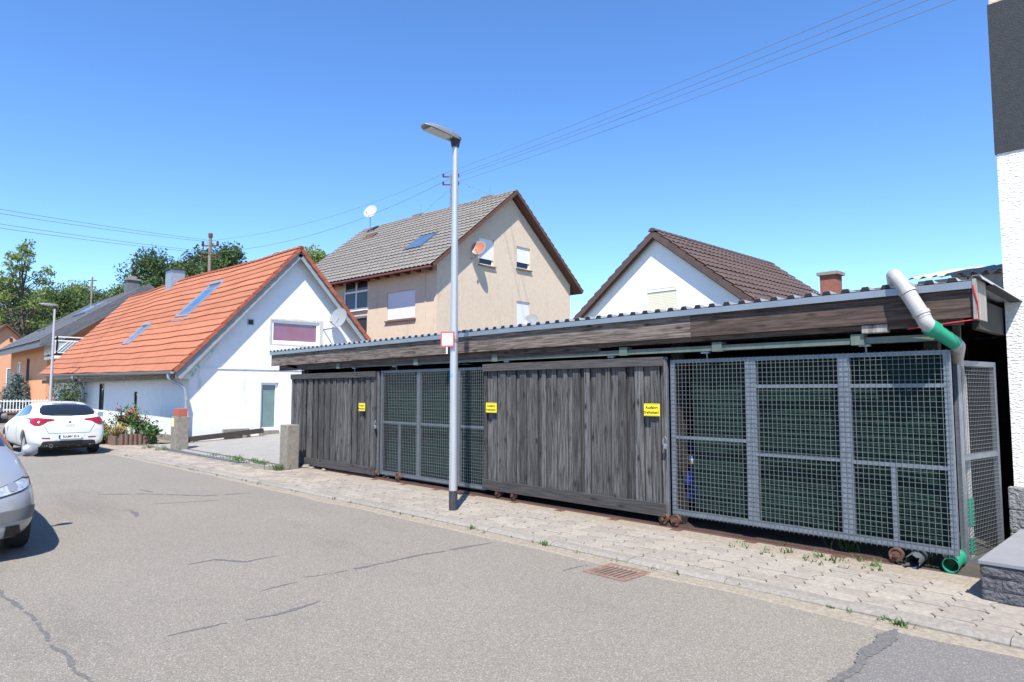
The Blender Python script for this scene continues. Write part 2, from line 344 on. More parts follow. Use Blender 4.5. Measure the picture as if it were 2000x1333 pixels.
def wall_mb(O, U, N, W, top, holes, depth, base=0.0):
    """vertical wall in plane through O along U (unit), outward normal N; top(u) gives height; holes (u0,z0,u1,z1)"""
    mb = MB(); O = Vector(O); U = Vector(U); N = Vector(N); P = lambda u, z, d=0: O + U * u + Vector((0, 0, z)) - N * d
    cuts = sorted(set([0, W] + [h[0] for h in holes] + [h[2] for h in holes] + [k for k in getattr(top, 'k', [])]))
    cuts = [c for c in cuts if 0 <= c <= W]
    for a, b in zip(cuts[:-1], cuts[1:]):
        m = (a + b) / 2; hs = sorted([h for h in holes if h[0] <= m <= h[2]], key=lambda h: h[1]); z = base
        for h in hs:
            if h[1] > z: mb.quad(P(a, z), P(b, z), P(b, h[1]), P(a, h[1]))
            z = h[3]
        mb.quad(P(a, z), P(b, z), P(b, top(b - 1e-6)), P(a, top(a + 1e-6)))
    for u0, z0, u1, z1 in holes:
        for (p, q) in (((u0, z0), (u1, z0)), ((u1, z0), (u1, z1)), ((u1, z1), (u0, z1)), ((u0, z1), (u0, z0))):
            mb.quad(P(*p), P(*q), P(*q, depth), P(*p, depth))
    return mb
def flat(h):
    f = lambda u: h
    return f
def gable(W, eave, ridge, apex=None):
    apex = W / 2 if apex is None else apex
    f = lambda u: eave + (ridge - eave) * (u / apex if u <= apex else (W - u) / (W - apex))
    f.k = [apex]; return f

def window(parent, O, U, N, hole, depth, kind, local=False, shutter=0.6, sill='sill_brown', mull=1, trans=0, name='window', fw=0.06, shm='shutter', lab=None, fm='plastic_white'):
    """frame + panes + optional roller shutter and sill inside a wall opening"""
    O = Vector(O); U = Vector(U); N = Vector(N); P = lambda u, z, d: O + U * u + Vector((0, 0, z)) - N * d
    u0, z0, u1, z1 = hole
    def slab(mb, a, za, b, zb, d0, d1):
        vs = [P(u, z, d) for d in (d0, d1) for (u, z) in ((a, za), (b, za), (b, zb), (a, zb))]
        return mb.add(vs, [(0, 1, 2, 3), (7, 6, 5, 4), (0, 4, 5, 1), (1, 5, 6, 2), (2, 6, 7, 3), (3, 7, 4, 0)])
    fr = MB(); d0, d1 = depth - 0.06, depth + 0.02
    slab(fr, u0, z0, u0 + fw, z1, d0, d1); slab(fr, u1 - fw, z0, u1, z1, d0, d1)
    slab(fr, u0 + fw, z0, u1 - fw, z0 + fw * 1.3, d0, d1); slab(fr, u0 + fw, z1 - fw, u1 - fw, z1, d0, d1)
    for k in range(1, mull):
        c = u0 + (u1 - u0) * k / mull; slab(fr, c - fw * .6, z0 + fw * 1.3, c + fw * .6, z1 - fw, d0, d1)
    if trans:
        slab(fr, u0 + fw, trans - fw * .6, u1 - fw, trans + fw * .6, d0 + 0.003, d1)
    f = part(fr, name, fm, parent, local=local, label=lab)
    xs = [u0 + fw + (u1 - u0 - 2 * fw) * k / mull for k in range(mull + 1)]
    zs = [z0 + fw, trans, z1 - fw] if trans else [z0 + fw, z1 - fw]
    for a, b in zip(xs[:-1], xs[1:]):
        for za, zb in zip(zs[:-1], zs[1:]):
            subpart(slab(MB(), a, za, b, zb, depth - 0.02, depth - 0.01), 'pane', kind, f, parent, local)
    if shutter:
        zb = z1 - (z1 - z0) * shutter; n = max(3, int((z1 - zb) / 0.055)); h = (z1 - zb) / n; sh = MB()
        for k in range(n): slab(sh, u0 + 0.015, zb + k * h + 0.006, u1 - 0.015, zb + (k + 1) * h - 0.004, depth - 0.105, depth - 0.088)
        slab(sh, u0 + 0.015, zb, u1 - 0.015, z1, depth - 0.088, depth - 0.08)
        subpart(sh, 'roller_shutter', shm, f, parent, local)
    if sill:
        subpart(slab(MB(), u0 - 0.08, z0 - 0.06, u1 + 0.08, z0, -0.10, depth - 0.061), 'sill', sill, f, parent, local)
    return f
def subpart(mb, name, m, prt, top, local, smooth=False):
    """child of a part whose vertices are given like the part's own"""
    if not local:
        b = wbase(prt); mb.v = [(v[0] - b.x, v[1] - b.y, v[2] - b.z) for v in mb.v]
    return link(name, mesh_of(mb, name, m, smooth), prt)

def courses(parent, name, m, x0, x1, eave, ridge, n, period, amp, lip=0.035, zf=None, local=False, phase=0.0, step=None, axis='x'):
    """stepped, rippled tile courses on a roof plane. eave/ridge = (y, z). axis = direction of the courses"""
    ey, ez = eave; ry, rz = ridge; L = math.hypot(ry - ey, rz - ez); dy, dz = (ry - ey) / L, (rz - ez) / L
    ny, nz = (-dz, dy) if dy > 0 else (dz, -dy)
    step = step or period / 4; cnt = int(abs(x1 - x0) / step) + 1; exp = L / n
    for k in range(n):
        mb = MB(); s0 = k * exp - (0.0 if k else 0.02); s1 = (k + 1) * exp + 0.03 if k < n - 1 else L
        rows = ((s0, lip - .022, 1.0), (s0, lip, 1.0), (s0 + 0.02, lip + 0.006, 1.0), (s1, 0.006, 1.0)); jit = rnd.uniform(-.006, .006)
        for i in range(cnt + 1):
            x = x0 + (x1 - x0) * i / cnt
            rip = amp * (abs(math.sin(math.pi * (x / period + phase))) ** 0.7)
            for s, h, w in rows:
                hh = h + rip * w + (jit if w else 0)
                s2 = s + 0.012 * math.sin(x * 1.9 + k * 1.3) * (1 if s == s0 or s == s0 + 0.02 else 0) * (1 if zf else 0.3)
                y = ey + dy * s2 + ny * hh; z = ez + dz * s2 + nz * hh + (zf(x, s / L) if zf else 0)
                mb.v.append((x, y, z) if axis == 'x' else (y, x, z))
        for i in range(cnt):
            for r in range(3):
                a = i * 4 + r; mb.f.append((a, a + 1, a + 5, a + 4))
        if parent is not None and not local:
            b = wbase(parent); mb.v = [(v[0] - b.x, v[1] - b.y, v[2] - b.z) for v in mb.v]
        me = mesh_of(mb, name, m, False, False); o = link(name, me, parent)

# ================================================================ SETTING
def sheet(name, poly, z, m, kind='structure', parent=None):
    mb = MB(); mb.add([(x, y, z) for x, y in poly], [tuple(range(len(poly)))])
    o = part(mb, name, m, parent); 
    if kind: o['kind'] = kind
    return o
sheet('ground', [(-900, -700), (600, -700), (600, 900), (-900, 900)], -0.03, 'earth')
def ky(x):                                   # kerb line
    return 5.44 if x > -7 else max(5.44 + 0.021 * (x + 7), 5.12)
xs = [60, 4, 0, -4, -7, -10, -13, -16, -19, -22.5, -40, -160]
road = sheet('road', [(60, -7), (60, ky(60))] + [(x, ky(x)) for x in xs[1:]] + [(-160, -7)], 0.0, 'asphalt')
# tar seams and the repaired patch of asphalt
def seam(pts, w, name='tar_seam', m='tar', z=0.0022):
    mb = MB(); L = []; fine = []
    for (a, b) in zip(pts[:-1], pts[1:]):
        n = max(2, int(math.hypot(b[0] - a[0], b[1] - a[1]) / 0.018))
        for k in range(n): fine.append((a[0] + (b[0] - a[0]) * k / n, a[1] + (b[1] - a[1]) * k / n))
    fine.append(pts[-1]); n = len(fine)
    for i, p in enumerate(fine):
        q0 = fine[max(0, i - 1)]; q1 = fine[min(n - 1, i + 1)]; d = Vector((q1[0] - q0[0], q1[1] - q0[1])).normalized()
        env = min(1, 0.2 + i / 14, 0.2 + (n - 1 - i) / 14); ww = w * env * (0.25 + 1.3 * abs(noise.noise((p[0] * 4, p[1] * 4, 1.7))) + rnd.uniform(0, .55))
        off = 0.03 * noise.noise((p[0] * 4, p[1] * 4, 4)) + (rnd.uniform(-.006, .006) if w < .04 else 0)
        L.append((p[0] - d.y * (ww + off), p[1] + d.x * (ww + off))); L.append((p[0] + d.y * (ww - off), p[1] - d.x * (ww - off)))
    mb.add([(x, y, z) for x, y in L], [(2 * i, 2 * i + 1, 2 * i + 3, 2 * i + 2) for i in range(n - 1) if name != 'tar_seam' or noise.noise((fine[i][0] * 7, fine[i][1] * 7, 9)) > -.38])
    return part(mb, name, m, road)
for pts, w in (([(-6.92, 2.42), (-6.92, 2.68), (-6.64, 2.87), (-6.64, 3.2)], .024), ([(-5.58, 2.55), (-5.59, 2.68), (-5.63, 2.89)], .024), ([(-5.74, 2.98), (-5.67, 3.2)], .018),
               ([(-5.65, 3.27), (-5.67, 3.86), (-5.65, 4.4), (-5.59, 5.14)], .024), ([(-5.04, 1.65), (-4.99, 1.88), (-5.0, 2.04)], .026), ([(-4.96, 2.15), (-4.94, 2.46), (-5.0, 2.76)], .03),
               ([(-12.56, 2.97), (-12.04, 3.58), (-11.19, 4.14), (-10.97, 4.83)], .035), ([(-12.72, 3.62), (-12.17, 3.69)], .03), ([(-10.91, 3.31), (-10.56, 4.21)], .02), ([(-10.64, 2.79), (-10.54, 3.02)], .03),
               ([(-10.52, 2.92), (-9.96, 2.83)], .05), ([(-7.43, .97), (-6.14, 1.06), (-4.7, 1.07), (-4.42, 1.09)], .016), ([(-4.26, 4.8), (-4.27, 5.0), (-4.22, 5.13)], .02)):
    seam(pts, w)
pl = [(-1.62, 5.34), (-1.61, 4.88), (-1.58, 4.41), (-1.59, 4.11), (-1.52, 3.59), (-1.5, 2.6)]
patch = list(pl) + [(9, 2.6), (9, 5.36), (-1.0, 5.36)]
sheet('asphalt_patch', patch, 0.004, 'asphalt_patch', None, road)
seam(pl, 0.045, 'patch_seam', 'tar', 0.008)
# sandy gutter strip along the kerb, ragged on the road side
mb = MB(); gx = [6 - 0.25 * i for i in range(150)]
for x in gx:
    w = 0.12 + 0.10 * (noise.noise((x * 0.9, 0, 0)) + 0.4) + (0.05 * noise.noise((x * 4, 3, 0)))
    if x < -12: w *= 0.55
    mb.v += [(x, ky(x) - max(0.03, w) - .03, -0.001), (x, ky(x) - max(0.03, w), 0.007), (x, ky(x) + 0.02, 0.012)]
mb.f = [q for i in range(len(gx) - 1) for q in ((3 * i, 3 * i + 1, 3 * i + 4, 3 * i + 3), (3 * i + 1, 3 * i + 2, 3 * i + 5, 3 * i + 4))]
part(mb, 'gutter_sand', 'sand', road)

# pavement: base sheet, kerb stones, wavy pavers
pv = sheet('pavement', [(12, ky(12) + .1), (12, 9.5)] + [(-1.2, 9.5), (-1.2, 7.62), (-14.2, 7.62), (-14.2, 7.0), (-23, 7.0), (-23, 9), (-70, 9), (-70, ky(-70) + .1)] + [(x, ky(x) + .1) for x in (-40, -22.5, -19, -16, -13, -10, -7, -4, 0, 4)], 0.028, 'joint_sand')
kmesh = None
prof = [(0.0, -0.05), (0.0, 0.022), (0.018, 0.038), (0.055, 0.049), (0.15, 0.050), (0.15, -0.05)]
kmb = MB().prism(prof, 'x', -0.497, 0.497); kmesh = mesh_of(kmb, 'kerb_stone', 'kerb')
for i in range(52):
    xc = 5.5 - i; a = math.atan2(ky(xc + .5) - ky(xc - .5), 1.0)
    o = link('kerb_stone', kmesh, pv, (xc, ky(xc), -0.028 + 0.028 + rnd.uniform(-.004, .004)), (rnd.uniform(-.02, .02), 0, a + rnd.uniform(-.004, .004)))
CW, CH = 0.25, 0.185                         # paver column width (along street) and length (across)
def paver_outline(cw, y0, ch, g=0.0050, amp=0.025):
    """outline of one paver whose wavy long sides follow one wave per CH, starting at phase y0"""
    n = 8; left = [(amp * math.sin(2 * math.pi * (y0 + ch * k / n) / CH) , ch * k / n) for k in range(n + 1)]
    f = lambda k: g if k == 0 else (-g if k == n else 0)
    return [(x + g, y + f(k)) for k, (x, y) in enumerate(left)][::-1] + [(x + cw - g, y + f(k)) for k, (x, y) in enumerate(left)]
def paver_mesh(y0, ch):
    ol = paver_outline(CW, y0, ch); inn = paver_outline(CW, y0, ch, 0.0085); n = len(ol); mb = MB()
    mb.v = [(x, y, -0.03) for x, y in ol] + [(x, y, 0.009) for x, y in ol] + [(x, y, 0.013) for x, y in inn]
    for r in range(2): mb.f += [(r * n + i, r * n + (i + 1) % n, (r + 1) * n + (i + 1) % n, (r + 1) * n + i) for i in range(n)]
    mb.f.append(tuple(range(2 * n, 3 * n))); return mesh_of(mb, 'paver', 'paver')
pfull, podd, phalf = paver_mesh(0, CH), paver_mesh(CH / 2, CH), paver_mesh(0, CH / 2)
allp = []
for i in range(-4, 110):
    x = -1.0 - CW * (i + 1); y = ky(x) + 0.165; odd = i % 2
    if odd: allp.append((x, y, phalf)); y += CH / 2
    ymax = 6.93 if x > -13.4 else 6.35
    while y + CH < ymax: allp.append((x, y, podd if odd else pfull)); y += CH
near = sorted(allp, key=lambda p: p[0] ** 2 + p[1] ** 2)
seen = [p for p in near if p[0] < -0.75][:298]; ids = set(id(p) for p in seen)
for x, y, me in seen:
    link('paver', me, pv, (x, y, 0.030 + rnd.uniform(-.006, .003) - (0.012 if y > 6.6 and rnd.random() < .6 else 0)), (rnd.uniform(-.012, .012), rnd.uniform(-.012, .012), rnd.uniform(-.008, .008)))
rest = MB()
for p in allp:
    if id(p) in ids: continue
    x, y, me = p; dz = 0.030 + rnd.uniform(-.004, .003)
    rest.add([(v.co.x + x, v.co.y + y, v.co.z + dz) for v in me.vertices], [tuple(f.vertices) for f in me.polygons])
part(rest, 'paver_field', 'paver_far', pv, kind='stuff')
mb = MB(); sxs = [-1.2 - .12 * i for i in range(105)]
for x in sxs: mb.v += [(x, 6.68 + .07 * noise.noise((x * 1.3, 1, 0)) - (.12 if x > -4.2 else 0) * abs(noise.noise((x * .8, 4, 0))) * 3, .026), (x, 7.05, .046)]; mb.v.insert(-1, (x, mb.v[-2][1] + .07, .0445))
mb.f = [q for i in range(len(sxs) - 1) for q in ((3 * i, 3 * i + 1, 3 * i + 4, 3 * i + 3), (3 * i + 1, 3 * i + 2, 3 * i + 5, 3 * i + 4))]
part(mb, 'drifted_sand', 'sand', pv)
# driveway beside the white house, rising to the door
dv = MB(); dx0, dx1 = -22.39, -14.25
P4 = [(6.55, 0.034), (7.05, 0.040), (9.0, 0.11), (10.5, 0.19), (14, 0.30), (30, 0.6)]
for y, z in P4: dv.v += [(dx0, y, z), (dx1, y, z)]
dv.f = [(2 * i, 2 * i + 1, 2 * i + 3, 2 * i + 2) for i in range(len(P4) - 1)]
drive = part(dv, 'driveway', 'concrete', None, kind='structure')
part(MB().box(-20.3, 6.86, 0.035, -14.1, 6.90, 0.046), 'joint', 'dark_matt', drive)
ch = MB()
ch.box(-20.6, 6.42, 0.036, -15.4, 6.44, 0.052).box(-20.6, 6.53, 0.036, -15.4, 6.55, 0.052)
for i in range(130): ch.box(-20.6 + i * .04, 6.44, 0.036, -20.6 + i * .04 + .018, 6.53, 0.048)
part(ch, 'drain_channel', 'galvanised', drive)
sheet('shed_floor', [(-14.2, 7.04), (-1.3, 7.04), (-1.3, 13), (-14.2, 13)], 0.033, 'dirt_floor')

# storm drain grate in the gutter
g = root('drain_grate', (-3.88, 5.12, 0), 'rusty slotted storm drain grate set in the road by the kerb', 'drain grate')
fr = MB(); X0, X1, Y0, Y1 = -4.11, -3.65, 4.91, 5.33
fr.box(X0, Y0, -.05, X1, Y0 + .04, .012).box(X0, Y1 - .04, -.05, X1, Y1, .012).box(X0, Y0 + .04, -.05, X0 + .045, Y1 - .04, .012).box(X1 - .045, Y0 + .04, -.05, X1, Y1 - .04, .012)
part(fr, 'frame', 'cast_iron', g, bevel=.004)
for i in range(7):
    xx = X0 + .045 + (X1 - X0 - .09) * (i + .5) / 7
    part(MB().box(xx - .015, Y0 + .04, -.04, xx + .015, Y1 - .04, .009), 'bar', 'cast_iron', g)
part(MB().box(X0 + .01, Y0 + .01, .0055, X1 - .01, Y1 - .01, .0062), 'pit_shade', 'dark_matt', g)  # thin dark sheet between the bars, painting the shade of the pit below

# ================================================================ WHITE HOUSE
WX, WY = -22.4, 7.7; HX1 = -41.6; RY, RZ = 11.2, 6.66; EY, EZ = 7.14, 2.24; BY = 14.7
house = root('white_house', (WX, WY, 0), 'long low white rendered house with sagging orange tiled roof', 'house')
hole_door = (2.33, 0.17, 2.95, 1.93); hole_win = (2.64, 3.27, 4.44, 4.08)
part(wall_mb((WX, WY, 0), (0, 1, 0), (1, 0, 0), 7.0, gable(7.0, 2.68, 6.50, 3.5), [hole_door, hole_win], 0.16), 'gable_wall', 'white_render', house)
fh = [(9.75, 0.85, 10.45, 1.95), (5.25, 0.86, 5.55, 1.62)]
part(wall_mb((WX, WY, 0), (-1, 0, 0), (0, -1, 0), 19.2, flat(2.6), fh, 0.05), 'front_wall', 'white_render', house)
part(wall_mb((HX1, WY, 0), (0, 1, 0), (-1, 0, 0), 7.0, gable(7.0, 2.68, 6.50, 3.5), [], 0.1), 'gable_wall', 'white_render', house)
part(wall_mb((WX, BY, 0), (-1, 0, 0), (0, 1, 0), 19.2, flat(2.6), [], 0.1), 'back_wall', 'white_render', house)
part(MB().box(WX + .002, WY + 0.12, 2.36, WX + .028, BY - .2, 2.395), 'ledge', 'white_render', house)
part(MB().box(WX - 3.0, WY - .03, 0, WX - 0.2, WY - .003, .22), 'plinth', 'old_concrete', house)
sag = lambda x, t: 0.0125 * (-22.1 - x) + 0.05 * math.sin((x + 22) * 0.42) * t + 0.035 * noise.noise((x * .35, t * 3, 2.0)) - 0.05 * math.sin(math.pi * t) 
rf = MB()
for i in range(21):
    x = -22.12 - 19.9 * i / 20
    rf.v += [(x, EY + .02, EZ - .06 + sag(x, 0)), (x, RY, RZ - .07 + sag(x, 1)), (x, 15.25, EZ - .08 + sag(x, 0))]
rf.f = [q for i in range(20) for q in ((3 * i, 3 * i + 1, 3 * i + 4, 3 * i + 3), (3 * i + 1, 3 * i + 2, 3 * i + 5, 3 * i + 4))]
roof = part(rf, 'roof', 'wood_eave', house)
courses(roof, 'tile_course', 'tile_orange', -22.06, -42.05, (EY, EZ), (RY, RZ), 17, 0.125, 0.034, 0.042, sag)
courses(roof, 'tile_course', 'tile_orange', -22.06, -42.05, (15.26, EZ), (RY, RZ), 17, 0.23, 0.022, 0.04, sag, step=.115)
rt_me = None
for i in range(50):
    x = -22.1 - i * 0.4; mb = MB(); n = 7
    for (xx, r) in ((0.02, .125), (-.42, .105)):
        for k in range(n): t = math.pi * k / (n - 1); mb.v.append((xx, -math.cos(t) * r, math.sin(t) * r * .85))
    mb.f = [(k, k + 1, k + n + 1, k + n) for k in range(n - 1)] + [tuple(range(n))]
    if rt_me is None: rt_me = mesh_of(mb, 'ridge_tile', 'tile_orange_dark', True)
    o = link('ridge_tile', rt_me, roof, Vector((x, RY, RZ - .02 + sag(x, 1))) - wbase(roof), (0, 0, rnd.uniform(-.02, .02)))
# verge tiles on the gable edge, both slopes
def verge(parent, x, e, r, n, m, w=0.09, h=0.13, ax='x', z0=0.0):
    L = math.hypot(r[0] - e[0], r[1] - e[1]); a = math.atan2(r[1] - e[1], abs(r[0] - e[0])); sgn = 1 if r[0] > e[0] else -1
    mb = MB(); s = L / n
    mb.add([(-w, 0, 0.035), (0, 0, 0.035), (0, s * 1.06, 0.012), (-w, s * 1.06, 0.012), (-w, 0, 0.005), (-.02, 0, 0.005), (-.02, 0, -h), (0, 0, -h), (0, s * 1.06, -h - .02), (-.02, s * 1.06, -h - .02), (-.02, s * 1.06, -.02), (-w, s * 1.06, -.02)],
           [(0, 1, 2, 3), (1, 7, 8, 2), (5, 6, 9, 10), (6, 7, 8, 9), (0, 4, 5, 1), (5, 6, 7, 1)])
    me = mesh_of(mb, 'verge_tile', m)
    for k in range(n):
        t = k / n; y = e[0] + (r[0] - e[0]) * t; z = e[1] + (r[1] - e[1]) * t + z0
        rot = Matrix.Rotation(a * sgn, 4, 'X') if sgn > 0 else Matrix.Rotation(math.pi, 4, 'Z') @ Matrix.Rotation(a, 4, 'X') @ Matrix.Scale(-1, 4, (1, 0, 0))
        M = Matrix.Translation(Vector((x, y, z))) @ rot
        o = link('verge_tile', me, parent); b = wbase(parent)
        o.matrix_local = Matrix.Translation(-b) @ M
verge(roof, -22.03, (EY, EZ + .02), (RY, RZ + .02), 17, 'tile_orange_dark', h=.07)
verge(roof, -22.03, (15.26, EZ + .02), (RY, RZ + .02), 17, 'tile_orange_dark', h=.10)
for s, e in ((1, (EY + .12, EZ - .06)), (-1, (15.2, EZ - .08))):
    mb = MB().bar((-22.11, e[0], e[1] - .10), (-22.11, RY, RZ - .20), 0.035, 0.24, (0, 0, 1)); part(mb, 'bargeboard', 'verge_grey', house)
    mb = MB(); mb.add([(-22.12, e[0], e[1] - .02), (-22.395, e[0], e[1] - .02), (-22.395, RY, RZ - .13), (-22.12, RY, RZ - .13)], [(0, 1, 2, 3)]); part(mb, 'soffit', 'verge_grey', house)
part(MB().prism([(7.25, 2.02), (7.72, 2.02), (8.55, 3.10), (8.35, 3.16), (7.25, 2.16)], 'x', -22.37, -22.28), 'eave_return', 'green_flaking', house)
part(MB().box(-42.0, 7.22, 2.02, -22.30, 7.27, 2.19), 'eave_board', 'wood_eave', house)
for i in range(22): part(MB().box(-22.9 - i * .88, 7.28, 2.06, -22.8 - i * .88, 7.69, 2.17), 'rafter_end', 'wood_eave', house)
# half-round gutter with downpipes
def gutter(parent, x0, x1, y, z0, z1, r, m):
    mb = MB(); n = 8
    for (x, z) in ((x0, z0), (x1, z1)):
        for rr in (r, r - .006):
            for k in range(n + 1): t = math.pi + math.pi * k / n; mb.v.append((x, y + rr * math.cos(t), z + rr * math.sin(t)))
    q = n + 1
    for k in range(n): mb.f += [(k, k + 1, k + 1 + 2 * q, k + 2 * q), (q + k, q + k + 1, q + k + 1 + 2 * q, q + k + 2 * q)]
    mb.f += [(0, q, 3 * q, 2 * q), (n, q + n, 3 * q + n, 2 * q + n), tuple(range(0, q)), tuple(range(2 * q, 3 * q))]
    return part(mb, 'gutter', m, parent, True)
gutter(house, -21.98, -42.1, 7.06, 2.24, 2.47, 0.075, 'zinc')
def bend(pts, seg=5, rad=0.16):
    out = [Vector(pts[0])]
    for i in range(1, len(pts) - 1):
        p = Vector(pts[i]); a = (Vector(pts[i - 1]) - p); b = (Vector(pts[i + 1]) - p); r = min(rad, a.length * .45, b.length * .45)
        a = p + a.normalized() * r; b = p + b.normalized() * r
        for k in range(seg + 1): t = k / seg; out.append(a * (1 - t) ** 2 + p * 2 * t * (1 - t) + b * t * t)
    out.append(Vector(pts[-1])); return out
dpp = part(MB().tube(bend([(-22.3, 7.06, 2.2), (-22.3, 7.06, 2.02), (-22.22, 7.5, 1.78), (-22.22, 7.58, 1.4), (-22.22, 7.58, .05)]), .05, 10), 'downpipe', 'zinc', house, True)
subpart(MB().tube([(-22.22, 7.58, 1.36), (-22.22, 7.58, 1.44)], .056, 10), 'collar', 'zinc', dpp, house, False, True)
part(MB().tube(bend([(-34.6, 7.06, 2.35), (-34.6, 7.06, 2.15), (-35.0, 7.5, 1.95), (-35.0, 7.6, 1.5), (-35.0, 7.6, .05)]), .05, 10), 'downpipe', 'zinc', house, True)
# openings
window(house, (WX, WY, 0), (0, 1, 0), (1, 0, 0), hole_win, .10, 'curtain_red', shutter=0, sill=None, fw=.09, lab='wide white window with a reddish blind in the gable')
d = window(house, (WX, WY, 0), (0, 1, 0), (1, 0, 0), (2.33, .32, 2.95, 1.93), .14, 'glass_blind', shutter=0, sill=None, name='door', fw=.075)
bl = MB()
for k in range(18): bl.box(WX - .117, WY + 2.42, .44 + k * .079, WX - .113, WY + 2.86, .44 + k * .079 + .045)
subpart(bl, 'blind_slats', 'glass_blind', d, house, False)
part(MB().box(WX - .10, WY + 2.30, .17, WX + .03, WY + 2.99, .318), 'doorstep', 'old_concrete', house)
window(house, (WX, WY, 0), (-1, 0, 0), (0, -1, 0), fh[0], .05, 'glass_dark', shutter=0, sill='plastic_white', fw=.04, fm='wood_dark')
window(house, (WX, WY, 0), (-1, 0, 0), (0, -1, 0), fh[1], .05, 'glass_dark', shutter=0, sill=None, fw=.03, fm='wood_dark')
part(MB().box(WX - 5.62, WY - .10, .70, WX - 5.18, WY - .003, .855), 'window_sill', 'old_concrete', house, bevel=.01)
part(MB().box(WX - 5.50, WY - .09, .857, WX - 5.30, WY - .02, .97), 'flower_pot', 'brick_red', house)
# bare patches of render round the gable window, vent, meter
def blob(mb, c, U, ru, rz, off, n=26, seed=0):
    vs = []
    for k in range(n):
        t = 2 * math.pi * k / n; q = 1 + .28 * noise.noise((math.cos(t) * 2.2 + seed, math.sin(t) * 2.2, seed)); vs.append((c[0] + off, c[1] + math.cos(t) * ru * q, c[2] + math.sin(t) * rz * q))
    mb.add(vs, [tuple(range(n))]); return mb
def ring_patch(y0, z0, y1, z1, w, seed):
    mb = MB(); pts = []; N = 60
    def on(t, g):
        per = [(y0 - g, z0 - g), (y1 + g, z0 - g), (y1 + g, z1 + g), (y0 - g, z1 + g)]; t *= 4; i = int(t) % 4; f = t - int(t)
        a, b = per[i], per[(i + 1) % 4]; return (a[0] + (b[0] - a[0]) * f, a[1] + (b[1] - a[1]) * f)
    for k in range(N):
        t = k / N; i = on(t, 0.0); o = on(t, w * (0.45 + 0.9 * abs(noise.noise((t * 9, seed, 0)))) + (w * .8 if .25 < t < .5 else 0)); mb.v += [(WX + .004, *i), (WX + .004, *o)]
    mb.f = [(2 * k, 2 * k + 1, (2 * k + 3) % (2 * N), (2 * k + 2) % (2 * N)) for k in range(N)]; return mb
part(ring_patch(WY + 2.64, 3.27, WY + 4.44, 4.08, .10, 2), 'bare_render', 'grey_patch', house)
part(MB().box(WX + .001, WY + 1.80, 3.84, WX + .02, WY + 2.02, 4.05), 'vent_frame', 'zinc', house)
part(MB().box(WX + .021, WY + 1.83, 3.87, WX + .026, WY + 1.99, 4.02), 'vent_grille', 'dark_matt', house)
# roof lights and the zinc-clad chimney
def on_roof(x, t): return Vector((x, EY + (RY - EY) * t, EZ + (RZ - EZ) * t + sag(x, t)))
rn = Vector((0, -(RZ - EZ), RY - EY)).normalized()
def skylight(x0, x1, t0, t1):
    A, B, C_, D = on_roof(x0, t0), on_roof(x1, t0), on_roof(x1, t1), on_roof(x0, t1)
    f = MB(); up = (C_ - B).normalized(); sx = Vector((1 if x1 > x0 else -1, 0, 0)); w = .085
    h0, h1 = 0.0, .10
    def q(a, b, c, d_, h0=h0, h1=h1): f.add([p + rn * h for h in (h0, h1) for p in (a, b, c, d_)], [(0, 1, 2, 3), (4, 5, 6, 7), (0, 1, 5, 4), (1, 2, 6, 5), (2, 3, 7, 6), (3, 0, 4, 7)])
    q(A, A + sx * w, D + sx * w, D); q(B - sx * w, B, C_, C_ - sx * w); q(A + sx * w, B - sx * w, B - sx * w + up * w, A + sx * w + up * w)
    q(D + sx * w - up * w * 1.6, C_ - sx * w - up * w * 1.6, C_ - sx * w, D + sx * w, 0, .13)
    fr = subpart(f, 'skylight', 'zinc', roof, house, False)
    subpart(MB().add([p + rn * .07 for p in (A + sx * w, B - sx * w, C_ - sx * w, D + sx * w)], [(0, 1, 2, 3)]), 'pane', 'glass_sky', fr, house, False)
    subpart(MB().add([p + rn * .055 for p in (A - up * .22 - sx * .08, B - up * .22 + sx * .08, B + sx * .08, A - sx * .08)], [(0, 1, 2, 3)]), 'flashing', 'zinc', fr, house, False)
skylight(-28.35, -26.95, .50, .84); skylight(-31.75, -30.75, .27, .48)
cz = RZ + sag(-34.6, 1)
c = part(MB().box(-35.05, 10.8, cz - .9, -34.2, 11.4, cz + .55), 'chimney', 'zinc', roof)
subpart(MB().box(-35.12, 10.73, cz + .55, -34.13, 11.47, cz + .62), 'chimney_cap', 'anthracite', c, house, False)
# satellite dish on the gable
def dish(loc, r, aim, m, name_lab, back='dish_grey', mount=None, face=None, group=None):
    rt_ = root('satellite_dish', loc, name_lab, 'satellite dish', group)
    a = Vector(aim).normalized(); M = a.to_track_quat('Z', 'Y').to_matrix().to_4x4()
    prof = [(r * k / 8, -.16 * r * (1 - (k / 8) ** 2)) for k in range(9)]; prof2 = [(p, h - .014) for p, h in prof][::-1]
    part(MB().lathe(prof + prof2, 28, M), 'reflector', m, rt_, True, local=True)
    if face: part(MB().lathe([(r * .82 * k / 6, -.16 * r * (1 - (.82 * k / 6) ** 2) + .004) for k in range(7)], 28, M), 'printed_face', face, rt_, True, local=True)
    low = M @ Vector((0, -r * .95, -.02)); lnb = M @ Vector((0, -r * .75, r * .95))
    part(MB().tube([low, low * .5 + lnb * .5, lnb], .014, 6), 'feed_arm', 'lamp_grey', rt_, local=True)
    part(MB().tube([lnb, lnb + (M @ Vector((0, .4, -1))).normalized() * .13], .032, 8), 'receiver', 'dish_white', rt_, True, local=True)
    if mount: part(MB().tube([M @ Vector((0, 0, -.17 * r))] + [Vector(p) for p in mount], .022, 8), 'mount', 'galvanised', rt_, local=True)
    return rt_
dish((-21.88, 12.58, 4.28), .38, (.30, -.92, .28), 'dish_grey', 'grey satellite dish on a bracket on the white gable beside the reddish window', mount=[(-.15, -.12, -.38), (-.54, -.3, -.42)])
